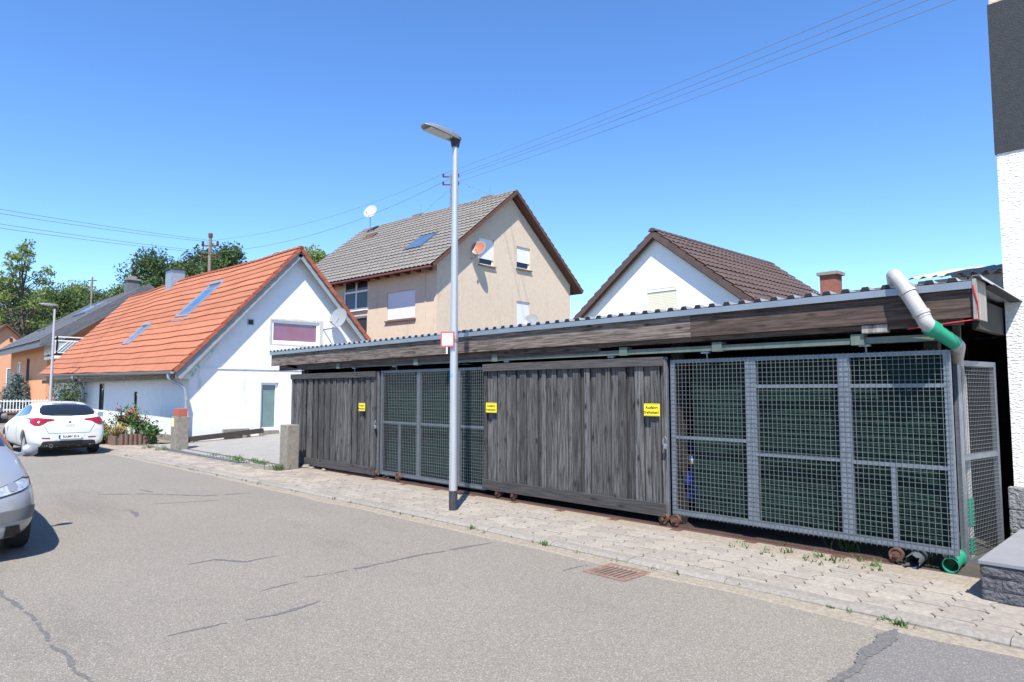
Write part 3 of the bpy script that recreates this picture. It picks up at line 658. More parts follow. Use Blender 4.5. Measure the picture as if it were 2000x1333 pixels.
# beam, slab and concrete gate posts beside the driveway
thing(MB().bar((-22.1, 7.6, .16), (-22.1, 10.0, .34), .12, .15), 'timber_beam', 'wood_dark', (-22.1, 7.6, 0), 'long dark timber beam propped along the foot of the white gable', 'beam')
thing(MB().box(-22.16, 7.8, .04, -22.0, 7.92, .10).box(-22.16, 9.3, .1, -22.0, 9.42, .22), 'beam_block', 'old_concrete', (-22.1, 7.8, 0), 'small concrete props under the dark timber beam by the white gable', 'prop')
thing(MB().box(-22.33, 8.75, .25, -22.22, 9.6, .42), 'concrete_slab', 'old_concrete', (-22.28, 8.75, .25), 'rough concrete slab leaning on the white wall behind the dark beam', 'slab', bevel=.01)
thing(MB().box(-22.25, 7.36, .03, -21.95, 7.62, .3), 'black_bag', 'black', (-22.1, 7.5, 0), 'small black bundle at the foot of the downpipe', 'bundle', bevel=.06)
def gpost(x0, x1, y0, y1, h, lab):
    t = root('gate_post', ((x0 + x1) / 2, (y0 + y1) / 2, 0), lab, 'gate post'); part(MB().box(x0, y0, 0, x1, y1, h), 'post', 'old_concrete', t, bevel=.012); return t
t = gpost(-20.42, -20.0, 6.58, 6.92, .94, 'weathered concrete gate post topped with red bricks at the white house')
for k in range(2): thing(MB().box(-20.40 + k * .19, 6.63, .942, -20.22 + k * .19, 6.88, 1.16), 'red_brick', 'brick_red', (-20.3 + k * .19, 6.75, .942), ('left' if k == 0 else 'right') + ' of two red hollow bricks standing on the concrete gate post', 'brick', bevel=.006)
thing(MB().box(-20.36, 6.572, .66, -20.18, 6.578, .90), 'yellow_note', 'note_yellow', (-20.27, 6.575, .66), 'faded yellow notice stuck to the concrete gate post', 'notice')
gpost(-13.62, -13.30, 6.53, 6.80, .95, 'concrete gate post with yellow lichen at the left end of the shed')

# ================================================================ TAN HOUSE (behind the shed)
TH = R(4.14)
tan = root('tan_house', (-24.45, 19.05, 0), 'tall tan rendered house with weathered grey tiled roof behind the shed', 'house', rz=TH)
TW, TL, TE, TR = 10.1, 12.2, 7.62, 11.62
g1 = [(2.75, 7.80, 3.80, 9.15), (5.52, 7.98, 6.60, 9.15), (5.50, 4.98, 6.58, 6.28)]
part(wall_mb((0, 0, 0), (0, 1, 0), (1, 0, 0), TW, gable(TW, TE, TR), g1, .16), 'gable_wall', 'tan_render', tan, local=True)
s1 = [(1.50, 5.04, 3.62, 6.42), (5.20, 5.78, 7.30, 7.52), (5.20, 3.0, 7.30, 5.45)]
part(wall_mb((0, 0, 0), (-1, 0, 0), (0, -1, 0), TL, flat(TE + .02), s1, .16), 'side_wall', 'tan_render', tan, local=True)
part(wall_mb((-TL, 0, 0), (0, 1, 0), (-1, 0, 0), TW, gable(TW, TE, TR), [], .1), 'gable_wall', 'tan_render', tan, local=True)
part(wall_mb((0, TW, 0), (-1, 0, 0), (0, 1, 0), TL, flat(TE + .02), [], .1), 'side_wall', 'tan_render', tan, local=True)
for h, sh in zip(g1, (.76, .70, 1.0)): window(tan, (0, 0, 0), (0, 1, 0), (1, 0, 0), h, .16, 'glass_dark', local=True, shutter=sh, sill='sill_brown')
window(tan, (0, 0, 0), (-1, 0, 0), (0, -1, 0), s1[0], .16, 'glass_dark', local=True, shutter=.96)
window(tan, (0, 0, 0), (-1, 0, 0), (0, -1, 0), s1[1], .12, 'glass_dark', local=True, shutter=0, mull=2, trans=6.75, sill='plastic_white', fw=.08)
window(tan, (0, 0, 0), (-1, 0, 0), (0, -1, 0), s1[2], .12, 'glass_dark', local=True, shutter=0, mull=2, sill=None, fw=.09)
part(MB().box(-.02, -.012, 0, .0, -.002, TE - .2).tube([(-.75, -.03, 7.2), (-.75, -.03, 3)], .018, 6), 'cable', 'tan_render', tan, local=True)
o_, hov = .62, .42
sl = (TR - TE) / (TW / 2); ez = TE - sl * o_ + .12; rz_ = TR + .22
deck = MB()
for x in (hov, -TL - hov): deck.v += [(x, -o_, ez - .10), (x, TW / 2, rz_ - .12), (x, TW + o_, ez - .10), (x, -o_, ez + .0), (x, TW / 2, rz_ - .02), (x, TW + o_, ez + .0)]
deck.f = [(0, 1, 7, 6), (1, 2, 8, 7), (3, 4, 10, 9), (4, 5, 11, 10), (0, 1, 4, 3), (1, 2, 5, 4), (6, 7, 10, 9), (7, 8, 11, 10), (0, 3, 9, 6), (2, 5, 11, 8)]
troof = part(deck, 'roof', 'eave_brown', tan, local=True)
courses(troof, 'tile_course', 'tile_grey', hov + .03, -TL - hov - .03, (-o_ - .04, ez + .01), (TW / 2, rz_), 19, 0.30, 0.05, 0.05, local=True, step=.075)
courses(troof, 'tile_course', 'tile_grey', hov + .03, -TL - hov - .03, (TW + o_ + .04, ez + .01), (TW / 2, rz_), 19, 0.30, 0.05, 0.05, local=True, step=.15)
for i in range(32):
    mb = MB()
    for (xx, r) in ((0.02, .13), (-.42, .115)):
        for k in range(7): t = math.pi * k / 6; mb.v.append((xx, -math.cos(t) * r, math.sin(t) * r * .7))
    mb.f = [(k, k + 1, k + 8, k + 7) for k in range(6)] + [tuple(range(7))]
    if i == 0: trt = mesh_of(mb, 'ridge_tile', 'tile_grey', True)
    link('ridge_tile', trt, troof, (hov - i * .405, TW / 2, rz_ + .0))
for sgn in (0, 1):
    a = (hov + .03, -o_ if sgn == 0 else TW + o_, ez - .02); b = (hov + .03, TW / 2, rz_ - .04)
    part(MB().bar(a, b, .03, .15), 'bargeboard', 'eave_brown', tan, local=True)
part(MB().box(-TL - hov, -o_ - .12, ez - .10, hov - .05, -o_ - .02, ez - .01), 'gutter', 'gutter_brown', tan, local=True, bevel=.02)
for i in range(16): part(MB().box(-.4 - i * .78, -o_ + .02, ez - .08, -.3 - i * .78, -.02, ez + .06), 'rafter', 'eave_brown', tan, local=True)
def tslope(x, t): return Vector((x, -o_ + (TW / 2 + o_) * t, ez + (rz_ - ez) * t))
tn = Vector((0, -(rz_ - ez), TW / 2 + o_)).normalized()
def tsky(x0, x1, t0, t1):
    A, B, C_, D = tslope(x0, t0), tslope(x1, t0), tslope(x1, t1), tslope(x0, t1); f = MB()
    f.add([p + tn * h for h in (0, .13) for p in (A, B, C_, D)], [(0, 1, 5, 4), (1, 2, 6, 5), (2, 3, 7, 6), (3, 0, 4, 7)])
    fr = link('skylight', mesh_of(f, 'skylight', 'lamp_grey'), troof)
    i = .07; A, B, C_, D = tslope(x0 - i, t0 + .015), tslope(x1 + i, t0 + .015), tslope(x1 + i, t1 - .015), tslope(x0 - i, t1 - .015)
    link('pane', mesh_of(MB().add([p + tn * .125 for p in (A, B, C_, D)], [(0, 1, 2, 3)]), 'pane', 'glass_sky'), fr)
tsky(-2.35, -3.75, .30, .51)
link('vent_hatch', mesh_of(MB().add([tslope(-9.6, .74) + tn * .1, tslope(-10.6, .74) + tn * .1, tslope(-10.6, .82) + tn * .16, tslope(-9.6, .82) + tn * .16], [(0, 1, 2, 3)]), 'vent_hatch', 'eave_brown'), troof)
for u in (1.75, 7.4):
    c = link('chimney', mesh_of(MB().box(-u - .45, TW / 2 + .15, rz_ - .7, -u + .25, TW / 2 + .8, rz_ + .16), 'chimney', 'chimney_cap'), troof)
    link('chimney_cap', mesh_of(MB().box(-u - .52, TW / 2 + .08, rz_ + .16, -u + .32, TW / 2 + .87, rz_ + .23), 'chimney_cap', 'chimney_cap'), c)
    link('lightning_rod', mesh_of(MB().tube([(-u - .1, TW / 2 + .4, rz_ + .2), (-u - .1, TW / 2 + .4, rz_ + .85)], .012, 6), 'lightning_rod', 'wire'), c)
Mt = Matrix.Translation((-24.45, 19.05, 0)) @ Matrix.Rotation(TH, 4, 'Z')
tw = lambda x, y, z: Mt @ Vector((x, y, z))
dish(tw(.44, 2.25, 8.48), .37, (.42, -.85, .34), 'dish_grey', 'satellite dish with orange printed face on the tan gable', face='dish_orange', mount=[(-.15, -.1, -.45), (-.44, -.12, -.5)])
dish(tw(.46, 6.10, 5.22), .42, (.40, -.85, .35), 'dish_grey', 'grey satellite dish in front of the lowest shuttered window of the tan house', mount=[(-.2, 0, -.4), (-.44, -.05, -.45)])
p = tw(-10.75, 4.2, rz_ + .78)
dish(p, .44, (.40, -.85, .35), 'dish_white', 'white satellite dish on a mast at the far end of the tan roof', mount=[(-.15, .1, -.35), (-.15, .1, -1.6)])
# roof mast with insulators
mx, my, mz = tw(-4.5, 5.05, 0)
mast = root('utility_mast', (mx, my, rz_ - .2), 'steel mast with brown insulators on the tan roof behind the street lamp', 'utility pole')
part(MB().tube([(mx, my, rz_ - .2), (mx, my, rz_ + 2.0)], .05, 8), 'pole', 'lamp_grey', mast, True)
INS = []
for k, z in enumerate((rz_ + 1.35, rz_ + 1.80)):
    part(MB().bar((mx - .33, my - .33, z), (mx + .33, my + .33, z), .05, .06), 'crossarm', 'rust', mast)
    for s in (-.30, .30):
        q = Vector((mx + s, my + s, z)); INS.append(q + Vector((0, 0, .17)))
        part(MB().lathe([(.03, 0.03), (.06, .05), (.06, .09), (.035, .10), (.055, .13), (.05, .18), (.0, .2)], 10, Matrix.Translation(q)), 'insulator', 'insulator', mast, True)

# ================================================================ WHITE HOUSE WITH BROWN ROOF
bh = root('brown_roof_house', (-13.28, 20, 0), 'white gabled house with dark brown tiled roof and beige shutter', 'house')
AX, AY, AZ = -13.28, 20.0, 7.02; half, bs = 5.0, .77
bw = (AX - .45 - (AX - half), 4.0, AX + .74 - (AX - half), 5.18)
part(wall_mb((AX - half, AY, 0), (1, 0, 0), (0, -1, 0), 2 * half, gable(2 * half, AZ - half * bs, AZ), [bw], .14), 'gable_wall', 'white_render_clean', bh)
part(wall_mb((AX - half, AY + 8.6, 0), (1, 0, 0), (0, 1, 0), 2 * half, gable(2 * half, AZ - half * bs, AZ), [], .14), 'gable_wall', 'white_render_clean', bh)
for s in (-1, 1): part(wall_mb((AX + s * half, AY, 0), (0, 1, 0), (s, 0, 0), 8.6, flat(AZ - half * bs), [], .1), 'side_wall', 'white_render_clean', bh)
window(bh, (AX - half, AY, 0), (1, 0, 0), (0, -1, 0), bw, .14, 'glass_dark', shutter=.90, sill=None, shm='shutter_beige', fw=.05)
part(MB().box(AX - .44, AY + .01, 5.08, AX + .73, AY + .04, 5.175), 'shutter_box', 'paint_white', bh)
dk = MB(); ov = .45; hh = half + ov
for y in (AY - .28, AY + 8.9): dk.v += [(AX - hh, y, AZ + .132 - hh * bs), (AX, y, AZ + .138), (AX + hh, y, AZ + .132 - hh * bs)]
dk.f = [(0, 1, 4, 3), (1, 2, 5, 4)]
broof = part(dk, 'roof', 'eave_brown', bh)
for sgn in (1, -1):
    courses(broof, 'tile_course', 'tile_brown', AY - .24, AY + 8.9, (AX + sgn * hh, AZ + .14 - hh * bs), (AX, AZ + .15), 17, .30, .055, .045, step=.06 if sgn > 0 else .15, axis='y')
# verge tiles along the front gable
def verge_y(parent, y, e, r, n, m, h=.16):
    L = math.hypot(r[0] - e[0], r[1] - e[1]); s = L / n; mb = MB()
    mb.add([(0, -.03, .06), (s * 1.05, -.03, .02), (s * 1.05, .14, .02), (0, .14, .06), (0, -.03, -h), (s * 1.05, -.03, -h), (0, .0, -h), (s * 1.05, 0, -h), (0, 0, 0.02), (s * 1.05, 0, -.02), (0, .14, .02), (s * 1.05, .14, -.02)],
           [(0, 1, 2, 3), (0, 1, 5, 4), (4, 5, 7, 6), (6, 7, 9, 8), (8, 9, 11, 10), (0, 3, 10, 8, 6, 4), (1, 2, 11, 9, 7, 5)])
    me = mesh_of(mb, 'verge_tile', m); sg = 1 if r[0] > e[0] else -1; a = math.atan2(r[1] - e[1], abs(r[0] - e[0]))
    for k in range(n):
        t = k / n; P = Vector((e[0] + (r[0] - e[0]) * t, y, e[1] + (r[1] - e[1]) * t))
        M = Matrix.Translation(P) @ (Matrix.Scale(-1, 4, (1, 0, 0)) if sg < 0 else Matrix()) @ Matrix.Rotation(-a, 4, 'Y')
        o = link('verge_tile', me, parent); o.matrix_local = Matrix.Translation(-wbase(parent)) @ M
for sgn in (1, -1): verge_y(broof, AY - .26, (AX + sgn * hh, AZ + .12 - hh * bs), (AX, AZ + .13), 17, 'tile_brown')
brt = None
for i in range(27):
    mb = MB()
    for (yy, r) in ((-.02, .15), (.40, .13)):
        for k in range(7): t = math.pi * k / 6; mb.v.append((-math.cos(t) * r, yy, math.sin(t) * r * .8))
    mb.f = [(k, k + 1, k + 8, k + 7) for k in range(6)] + [tuple(range(7))]
    if brt is None: brt = mesh_of(mb, 'ridge_tile', 'tile_brown', True)
    link('ridge_tile', brt, broof, Vector((AX, AY - .3 + i * .34, AZ + .14)) - wbase(broof))
for sgn in (1, -1): part(MB().bar((AX + sgn * hh, AY - .20, AZ - .02 - hh * bs), (AX, AY - .20, AZ - .02), .04, .16), 'bargeboard', 'eave_brown', bh)
# roof of another house and a TV antenna between the two
ft = root('distant_roof_house', (-20.5, 33, 0), 'low house with a grey tiled roof glimpsed between the tan and white houses', 'house')
part(MB().box(-24, 33, 0, -17, 40, 5.4), 'wall', 'white_render_clean', ft)
part(MB().prism([(-24.5, 5.2), (-20.5, 7.2), (-16.5, 5.2)], 'y', 32.5, 40.5), 'roof', 'tile_grey', ft)
an = root('tv_antenna', (-20.2, 31.0, 5), 'thin TV antenna on a mast left of the brown roof', 'antenna')
part(MB().tube([(-20.6, 31.0, 5), (-20.6, 31.0, 7.5)], .022, 6), 'mast', 'wire', an)
for z, l in ((7.4, .9), (6.7, .55)):
    part(MB().tube([(-20.6 - l * .5, 31.0 - l * .4, z - .05), (-20.6 + l, 31.0 + l * .8, z + .10)], .014, 5), 'boom', 'wire', an)
    for k in range(7):
        t = k / 6; c = Vector((-20.6 - l * .5, 31.0 - l * .4, z - .05)).lerp(Vector((-20.6 + l, 31.0 + l * .8, z + .10)), t); part(MB().tube([c + Vector((.16, -.2, 0)), c - Vector((.16, -.2, 0))], .008, 4), 'element', 'wire', an)
# outbuilding behind the shed with brick chimney; fibre cement roof at the right
ob = root('brick_chimney_outbuilding', (-7.0, 17, 0), 'low outbuilding with a red brick chimney behind the shed roof', 'outbuilding')
part(MB().box(-8.6, 16.4, 0, -4.6, 20, 3.6), 'wall', 'white_render_clean', ob)
part(MB().prism([(16.2, 3.55), (18.2, 4.1), (20.2, 3.55), (20.2, 3.65), (18.2, 4.2), (16.2, 3.65)], 'x', -8.8, -4.4), 'roof', 'tile_brown', ob)
cc = part(MB().box(-6.93, 17.8, 3.6, -6.53, 18.2, 4.60), 'chimney', 'brick', ob)
subpart(MB().box(-6.99, 17.74, 4.60, -6.47, 18.26, 4.68), 'chimney_cap', 'chimney_cap', cc, ob, False)
fc = root('block_outbuilding', (-1.5, 13.3, 0), 'block-walled outbuilding with corrugated fibre cement roof behind the right end of the shed', 'outbuilding')
part(MB().box(-3.5, 13.35, 0, 3.5, 18, 3.05), 'wall', 'hollow_block', fc)
bx0 = -3.5
for r_ in range(2):
    x = -3.5 - (.25 if r_ else 0)
    while x < 3.4:
        a = max(x, -3.5); b = min(x + .49, 3.5)
        if b - a > .05: part(MB().box(a + .004, 13.24, 3.06 + r_ * .245, b - .004, 13.48, 3.06 + r_ * .245 + .238), 'block', 'hollow_block', fc, bevel=.008)
        x += .5
cs = MB(); n = 180
for i in range(n + 1):
    x = -3.62 + 7.2 * i / n; z = .028 * math.sin(2 * math.pi * x / .18); cs.v += [(x, 13.12, 3.585 + z), (x, 15.7, 4.05 + z), (x, 18.3, 3.585 + z), (x, 13.12, 3.577 + z)]
cs.f = [q for i in range(n) for q in ((4 * i, 4 * i + 1, 4 * i + 5, 4 * i + 4), (4 * i + 1, 4 * i + 2, 4 * i + 6, 4 * i + 5), (4 * i, 4 * i + 3, 4 * i + 7, 4 * i + 4))]
part(cs, 'corrugated_roof', 'fibre_cement', fc, True)

# ================================================================ SHED WITH SLIDING GATES
SX0, SX1 = -15.1, -1.42; FY = 6.98
shed = root('carport_shed', (SX0, FY, 0), 'long wooden shed with flat metal roof and sliding gates on a rail', 'shed')
zr = lambda x: 2.50 + (x - SX0) / (SX1 - SX0) * .075
# trapezoidal roof sheet: ribs every 20 cm, open rib ends above the front trim
rs = MB(); P_ = .18
def rib(x):
    q = ((x - SX0) % P_) / P_
    return 0.045 if .12 < q < .48 else 0.0
xsr = []; x = SX0 - .02
while x < SX1:
    for q in (0, .06, .15, .45, .54): xsr.append((x + q * P_, .036 if q in (.15, .45) else 0.0))
    x += P_
for x, h in xsr:
    z = zr(x) + .036 + h; rs.v += [(x, FY - .028, z), (x, 12.9, z - .18), (x, FY - .028, z + .003), (x, 12.9, z - .177)]
nn = len(xsr)
rs.f = [q for i in range(nn - 1) for q in ((4 * i, 4 * i + 1, 4 * i + 5, 4 * i + 4), (4 * i + 2, 4 * i + 3, 4 * i + 7, 4 * i + 6), (4 * i, 4 * i + 2, 4 * i + 6, 4 * i + 4))]
sroof = part(rs, 'roof_sheet', 'roof_sheet', shed)
plug = MB(); plug.prism([(.06 * P_, 0.0), (.15 * P_, .0345), (.45 * P_, .0345), (.54 * P_, 0.0)], 'y', -.004, .05); plug_me = mesh_of(plug, 'rib_end_shade', 'black')  # black caps added to paint the shade inside the open rib ends
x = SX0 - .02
while x < SX1 - .1: link('rib_end_shade', plug_me, sroof, Vector((x, FY - .03, zr(x) + .0365)) - wbase(sroof)); x += P_
rf_ = MB()
for x0_, x1_ in ((SX0, SX1),):
    for y in (7.6, 9.2, 10.8, 12.4): rf_ = MB().bar((SX0 + .1, y, zr(SX0) - .03 - (y - 7) * .03), (SX1 - .1, y, zr(SX1) - .03 - (y - 7) * .03), .08, .12); subpart(rf_, 'purlin', 'wood_dark', sroof, shed, False)
tr = MB()
for (a, b) in ((SX0, SX1),):
    pr = [(FY - .038, -.038), (FY - .038, .028), (FY + .05, .034), (FY + .05, .028), (FY - .031, .022), (FY - .031, -.038)]
    vs = [(a, y, zr(a) + z) for y, z in pr] + [(b, y, zr(b) + z) for y, z in pr]; n = len(pr)
    tr.add(vs, [(i, (i + 1) % n, (i + 1) % n + n, i + n) for i in range(n)] + [tuple(range(n)), tuple(range(n, 2 * n))])
part(tr, 'edge_trim', 'trim', shed)
def sbox(a, b, y0, y1, d0, d1):              # long board following the roof line; d = offsets from the roof line
    return MB().add([(a, y0, zr(a) + d0), (b, y0, zr(b) + d0), (b, y1, zr(b) + d0), (a, y1, zr(a) + d0), (a, y0, zr(a) + d1), (b, y0, zr(b) + d1), (b, y1, zr(b) + d1), (a, y1, zr(a) + d1)],
                    [(0, 3, 2, 1), (4, 5, 6, 7), (0, 1, 5, 4), (1, 2, 6, 5), (2, 3, 7, 6), (3, 0, 4, 7)])
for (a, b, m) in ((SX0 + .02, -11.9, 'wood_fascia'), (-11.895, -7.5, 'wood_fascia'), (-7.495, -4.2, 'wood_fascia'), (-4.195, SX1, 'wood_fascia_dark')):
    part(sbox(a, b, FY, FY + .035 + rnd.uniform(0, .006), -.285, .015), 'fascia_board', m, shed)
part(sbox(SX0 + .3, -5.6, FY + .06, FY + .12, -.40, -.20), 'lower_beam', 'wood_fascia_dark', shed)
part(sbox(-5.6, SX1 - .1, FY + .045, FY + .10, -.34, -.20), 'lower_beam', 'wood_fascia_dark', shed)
part(MB().box(-2.35, FY + .02, 2.20, -2.12, FY + .10, 2.28), 'beam_end', 'wood_board', shed, bevel=.008)
part(MB().box(SX1 + .002, FY - .03, 2.27, SX1 + .03, FY + .34, 2.62), 'end_board', 'wood_board', shed)
part(MB().box(-1.62, FY + .13, 2.02, -1.56, FY + .17, 2.28), 'corner_board', 'wood_fascia_dark', shed)
part(MB().bar((SX1 + .04, FY + .36, 2.60), (SX1 + .12, 12.5, 2.40), .10, .008), 'side_flashing', 'lamp_foot', shed)
part(MB().box(SX1 - .12, FY + .5, 2.22, SX1 - .06, 12.8, 2.5), 'side_beam', 'dark_matt', shed)
# back and side cladding, posts
x = SX0 + .9
i = 0
for i in range(46): part(MB().box(-14.2 + i * .28, 12.80 + (.015 if i % 2 else 0), 0, -14.2 + i * .28 + .275, 12.83 + (.015 if i % 2 else 0), 2.38), 'back_board', 'wood_dark', shed)
for i in range(19): part(MB().box(-14.24 - (.012 if i % 2 else 0), 7.3 + i * .29, 0, -14.21 - (.012 if i % 2 else 0), 7.3 + i * .29 + .285, 2.36), 'side_board', 'wood_dark', shed)
for x in (-14.1, -10.8, -7.8, -4.65, -1.86): part(MB().box(x - .06, 7.36, 0, x + .06, 7.48, 2.45), 'post', 'wood_dark', shed)
part(MB().bar((-13.95, FY + .1, 2.16), (-14.5, FY + .1, 2.24), .08, .06), 'brace', 'wood_dark', shed)
# green track above the gates with hangers
trk = part(MB().box(-13.9, 7.05, 2.105, -1.72, 7.12, 2.165), 'gate_track', 'track_green', shed)
for x in (-12.2, -9.6, -7.6, -5.2, -3.9, -2.4): subpart(MB().box(x - .06, 7.03, 2.095, x + .06, 7.135, 2.20), 'bracket', 'track_green', trk, shed, False)
# rusty ground rail
rail = root('ground_rail', (-13.8, 7.08, 0), 'rusty steel rail on the ground that carries the sliding gates', 'rail')
part(MB().box(-13.9, 7.02, .035, -2.16, 7.14, .05).box(-13.9, 7.072, .05, -2.16, 7.088, .075), 'rail', 'rust_rail', rail)
for i in range(13): part(MB().box(-13.5 + i * .9, 6.93 + rnd.uniform(-.02, .02), .036, -13.36 + i * .9, 7.019, .047), 'tie_plate', 'rust', rail)
def wheel_part(parent, x, zc=.135, r=.062):
    M = Matrix.Translation((x, 7.08, zc)) @ Matrix.Rotation(R(90), 4, 'X')
    w = part(MB().lathe([(.0, .03), (.022, .03), (.022, .022), (r * .72, .018), (r * .8, .028), (r, .028), (r, -.02), (r * .85, -.03), (.0, -.03)], 18, M), 'wheel', 'rust', parent, True)
    subpart(MB().box(x - .018, 7.08 - .05, zc - .018, x + .018, 7.08 - .028, zc + .018), 'axle_nut', 'rust', w, parent, False)
def wood_gate(x0, x1, z0, z1, lab, wheels):
    t = root('wooden_gate', (x0, 7.08, 0), lab, 'gate', 'sliding gates of the shed'); x = x0; i = 0
    while x < x1 - .03:
        w = rnd.choice((.075, .09, .10, .115, .13, .14)); b = min(x + w, x1)
        if x1 - b < .05: b = x1
        off = (.020 if i % 2 else 0) + rnd.uniform(0, .014)
        e0 = rnd.uniform(-.006, .006); me = MB().add([(q + (e0 if zz > 1 else 0), yy, zz) for zz in (z0 + .04, z1 - .03) for q, yy in ((x + .003, 7.055 + off), (b - .003, 7.055 + off + rnd.uniform(-.003, .003)), (b - .003, 7.073 + off), (x + .003, 7.073 + off))], [(0, 3, 2, 1), (4, 5, 6, 7), (0, 1, 5, 4), (1, 2, 6, 5), (2, 3, 7, 6), (3, 0, 4, 7)])
        for zz in (z0 + .24, (z0 + z1) / 2, z1 - .2): me.box((x + b) / 2 - .004, 7.0535 + off, zz - .004, (x + b) / 2 + .004, 7.056 + off, zz + .004)
        o = part(me, 'plank', 'wood_plank', t)
        x = b; i += 1
    part(MB().box(x0 + .02, 7.105, z0 + .1, x1 - .02, 7.112, z1 - .05), 'backing', 'dark_matt', t)
    part(MB().box(x0, 7.028, z1 - .11, x1, 7.052, z1), 'top_rail', 'wood_rail', t, bevel=.004)
    part(MB().box(x0, 7.028, z0, x1, 7.052, z0 + .15), 'bottom_rail', 'wood_rail', t, bevel=.004)
    part(MB().box(x0 + .05, 7.10, z0 + .02, x1 - .05, 7.14, z0 + .10).box(x0 + .05, 7.10, z1 - .12, x1 - .05, 7.14, z1 - .04).box(x1 - .05, 7.10, z0, x1 + .012, 7.14, z1).box(x0, 7.10, z0, x0 + .05, 7.14, z1), 'steel_frame', 'galvanised', t)
    for wx in wheels: wheel_part(t, wx)
    for hx in (x0 + .5, x1 - .8): part(MB().tube([(hx, 7.09, z1 - .02), (hx, 7.09, 2.105)], .009, 6).box(hx - .05, 7.06, 2.08, hx + .05, 7.11, 2.10), 'hanger', 'galvanised', t)
    return t
wood_gate(-14.22, -10.86, .10, 2.015, 'weathered wooden sliding gate at the far left end of the shed', (-13.55, -10.9))
wood_gate(-7.87, -4.62, .16, 2.06, 'weathered wooden sliding gate between the two mesh gates', (-7.55, -7.22, -4.66))
def mesh_gate(x0, x1, z0, z1, stiles, bars, lab, wheels, y=7.12, minis=(), post=.06):
    t = root('mesh_gate', (x0, y, 0), lab, 'gate', 'sliding gates of the shed')
    part(MB().box(x0, y, z0, x0 + .055, y + .04, z1), 'frame_stile', 'galvanised', t); part(MB().box(x1 - .055, y, z0, x1, y + .04, z1), 'frame_stile', 'galvanised', t)
    part(MB().box(x0 + .055, y, z0, x1 - .055, y + .04, z0 + .06), 'frame_rail', 'galvanised', t); part(MB().box(x0 + .055, y, z1 - .04, x1 - .055, y + .04, z1), 'frame_rail', 'galvanised', t)
    for s in stiles: part(MB().box(s - post, y - .002, z0 + .061, s - .002, y + .042, z1 - .041).box(s + .002, y - .002, z0 + .061, s + post, y + .042, z1 - .041), 'frame_stile', 'galvanised', t)
    for (a, b, z) in bars: part(MB().box(a, y + .004, z - .018, b, y + .036, z + .018), 'crossbar', 'galvanised', t)
    for (a, za, zb) in minis: part(MB().box(a - .02, y + .006, za, a + .02, y + .034, zb), 'mullion', 'galvanised', t)
    w = MB(); k = .0015; n = int((x1 - x0) / .05); m_ = int((z1 - z0) / .05)
    for i in range(n + 1): xx = x0 + .02 + (x1 - x0 - .04) * i / n; w.box(xx - k, y - .016, z0 - .01, xx + k, y - .011, z1 + .01)
    for j in range(m_ + 1): zz = z0 + .02 + (z1 - z0 - .04) * j / m_; w.box(x0 + .004, y - .0108, zz - k, x1 - .004, y - .006, zz + k)
    part(w, 'wire_mesh', 'galv_wire', t, kind='stuff')
    for wx in wheels: wheel_part(t, wx)
    for hx in (x0 + .5, x1 - .7): part(MB().tube([(hx, y + .0, z1), (hx, y - .02, 2.105)], .009, 6).box(hx - .05, 7.06, 2.08, hx + .05, 7.11, 2.10), 'hanger', 'galvanised', t)
    return t
mesh_gate(-10.79, -7.88, .13, 2.02, (-9.63, -8.56), ((-10.735, -9.69, 1.08), (-9.57, -8.62, 1.08), (-8.5, -7.94, 1.08)), 'galvanised mesh gate right of the leftmost wooden gate, behind the lamp post', (-10.14,), minis=((-10.2, .19, 1.06),), post=.042)
mesh_gate(-4.57, -1.65, .19, 2.02, (-3.55, -2.57), ((-4.515, -3.61, 1.10), (-3.49, -2.63, 1.70), (-3.49, -2.63, .965), (-2.51, -1.705, 1.70), (-2.51, -1.705, .955)), 'wide galvanised mesh gate at the right end of the shed', (-4.50, -2.14), minis=((-2.15, .25, .937),))
# padlock chains
for x, lab in ((-10.82, 'small chain and padlock between the left wooden gate and mesh gate'), (-4.60, 'small chain and padlock between the right wooden gate and mesh gate')):
    t = root('padlock', (x, 7.04, 1.0), lab, 'padlock')
    pts = [(x + .028 * math.cos(a), 7.025 - .01 * math.sin(a * 2), 1.06 + .05 * math.sin(a)) for a in [i * .6 for i in range(12)]]
    part(MB().tube(pts, .006, 6), 'chain', 'emblem', t, True); part(MB().box(x - .018, 7.015, .96, x + .026, 7.04, 1.02), 'lock_body', 'emblem', t, bevel=.004)
# green screens hung behind the mesh
def screen(x0, x1, z0, z1, y, lab, dark=False):
    mb = MB(); nx = int((x1 - x0) / .03); nz = int((z1 - z0) / .025)
    for i in range(nx + 1):
        for j in range(nz + 1):
            x = x0 + (x1 - x0) * i / nx; z = z0 + (z1 - z0) * j / nz
            d = .022 * noise.noise((x * 3, z * 2.2, 1)) + .03 * noise.noise((x * 1.1 + z * 1.5, z * .7, 5)) + .008 * math.sin(z * 2 * math.pi / .075) + .006 * noise.noise((x * 12, z * 12, 2))
            mb.v.append((x + .02 * noise.noise((0, z * 2, 3)) * (1 if i in (0,) else 0), y + d, z))
    q = nz + 1; mb.f = [(i * q + j, (i + 1) * q + j, (i + 1) * q + j + 1, i * q + j + 1) for i in range(nx) for j in range(nz)]
    return thing(mb, 'privacy_screen', 'tarp', (x0, y, z0), lab, 'tarpaulin', 'green tarpaulins behind the mesh gates', smooth=True)
screen(-10.72, -7.9, .17, 2.0, 7.235, 'dark green tarpaulin hung behind the left mesh gate')
screen(-4.34, -1.70, .22, 2.0, 7.235, 'dark green wrinkled tarpaulin hung behind the wide right mesh gate')
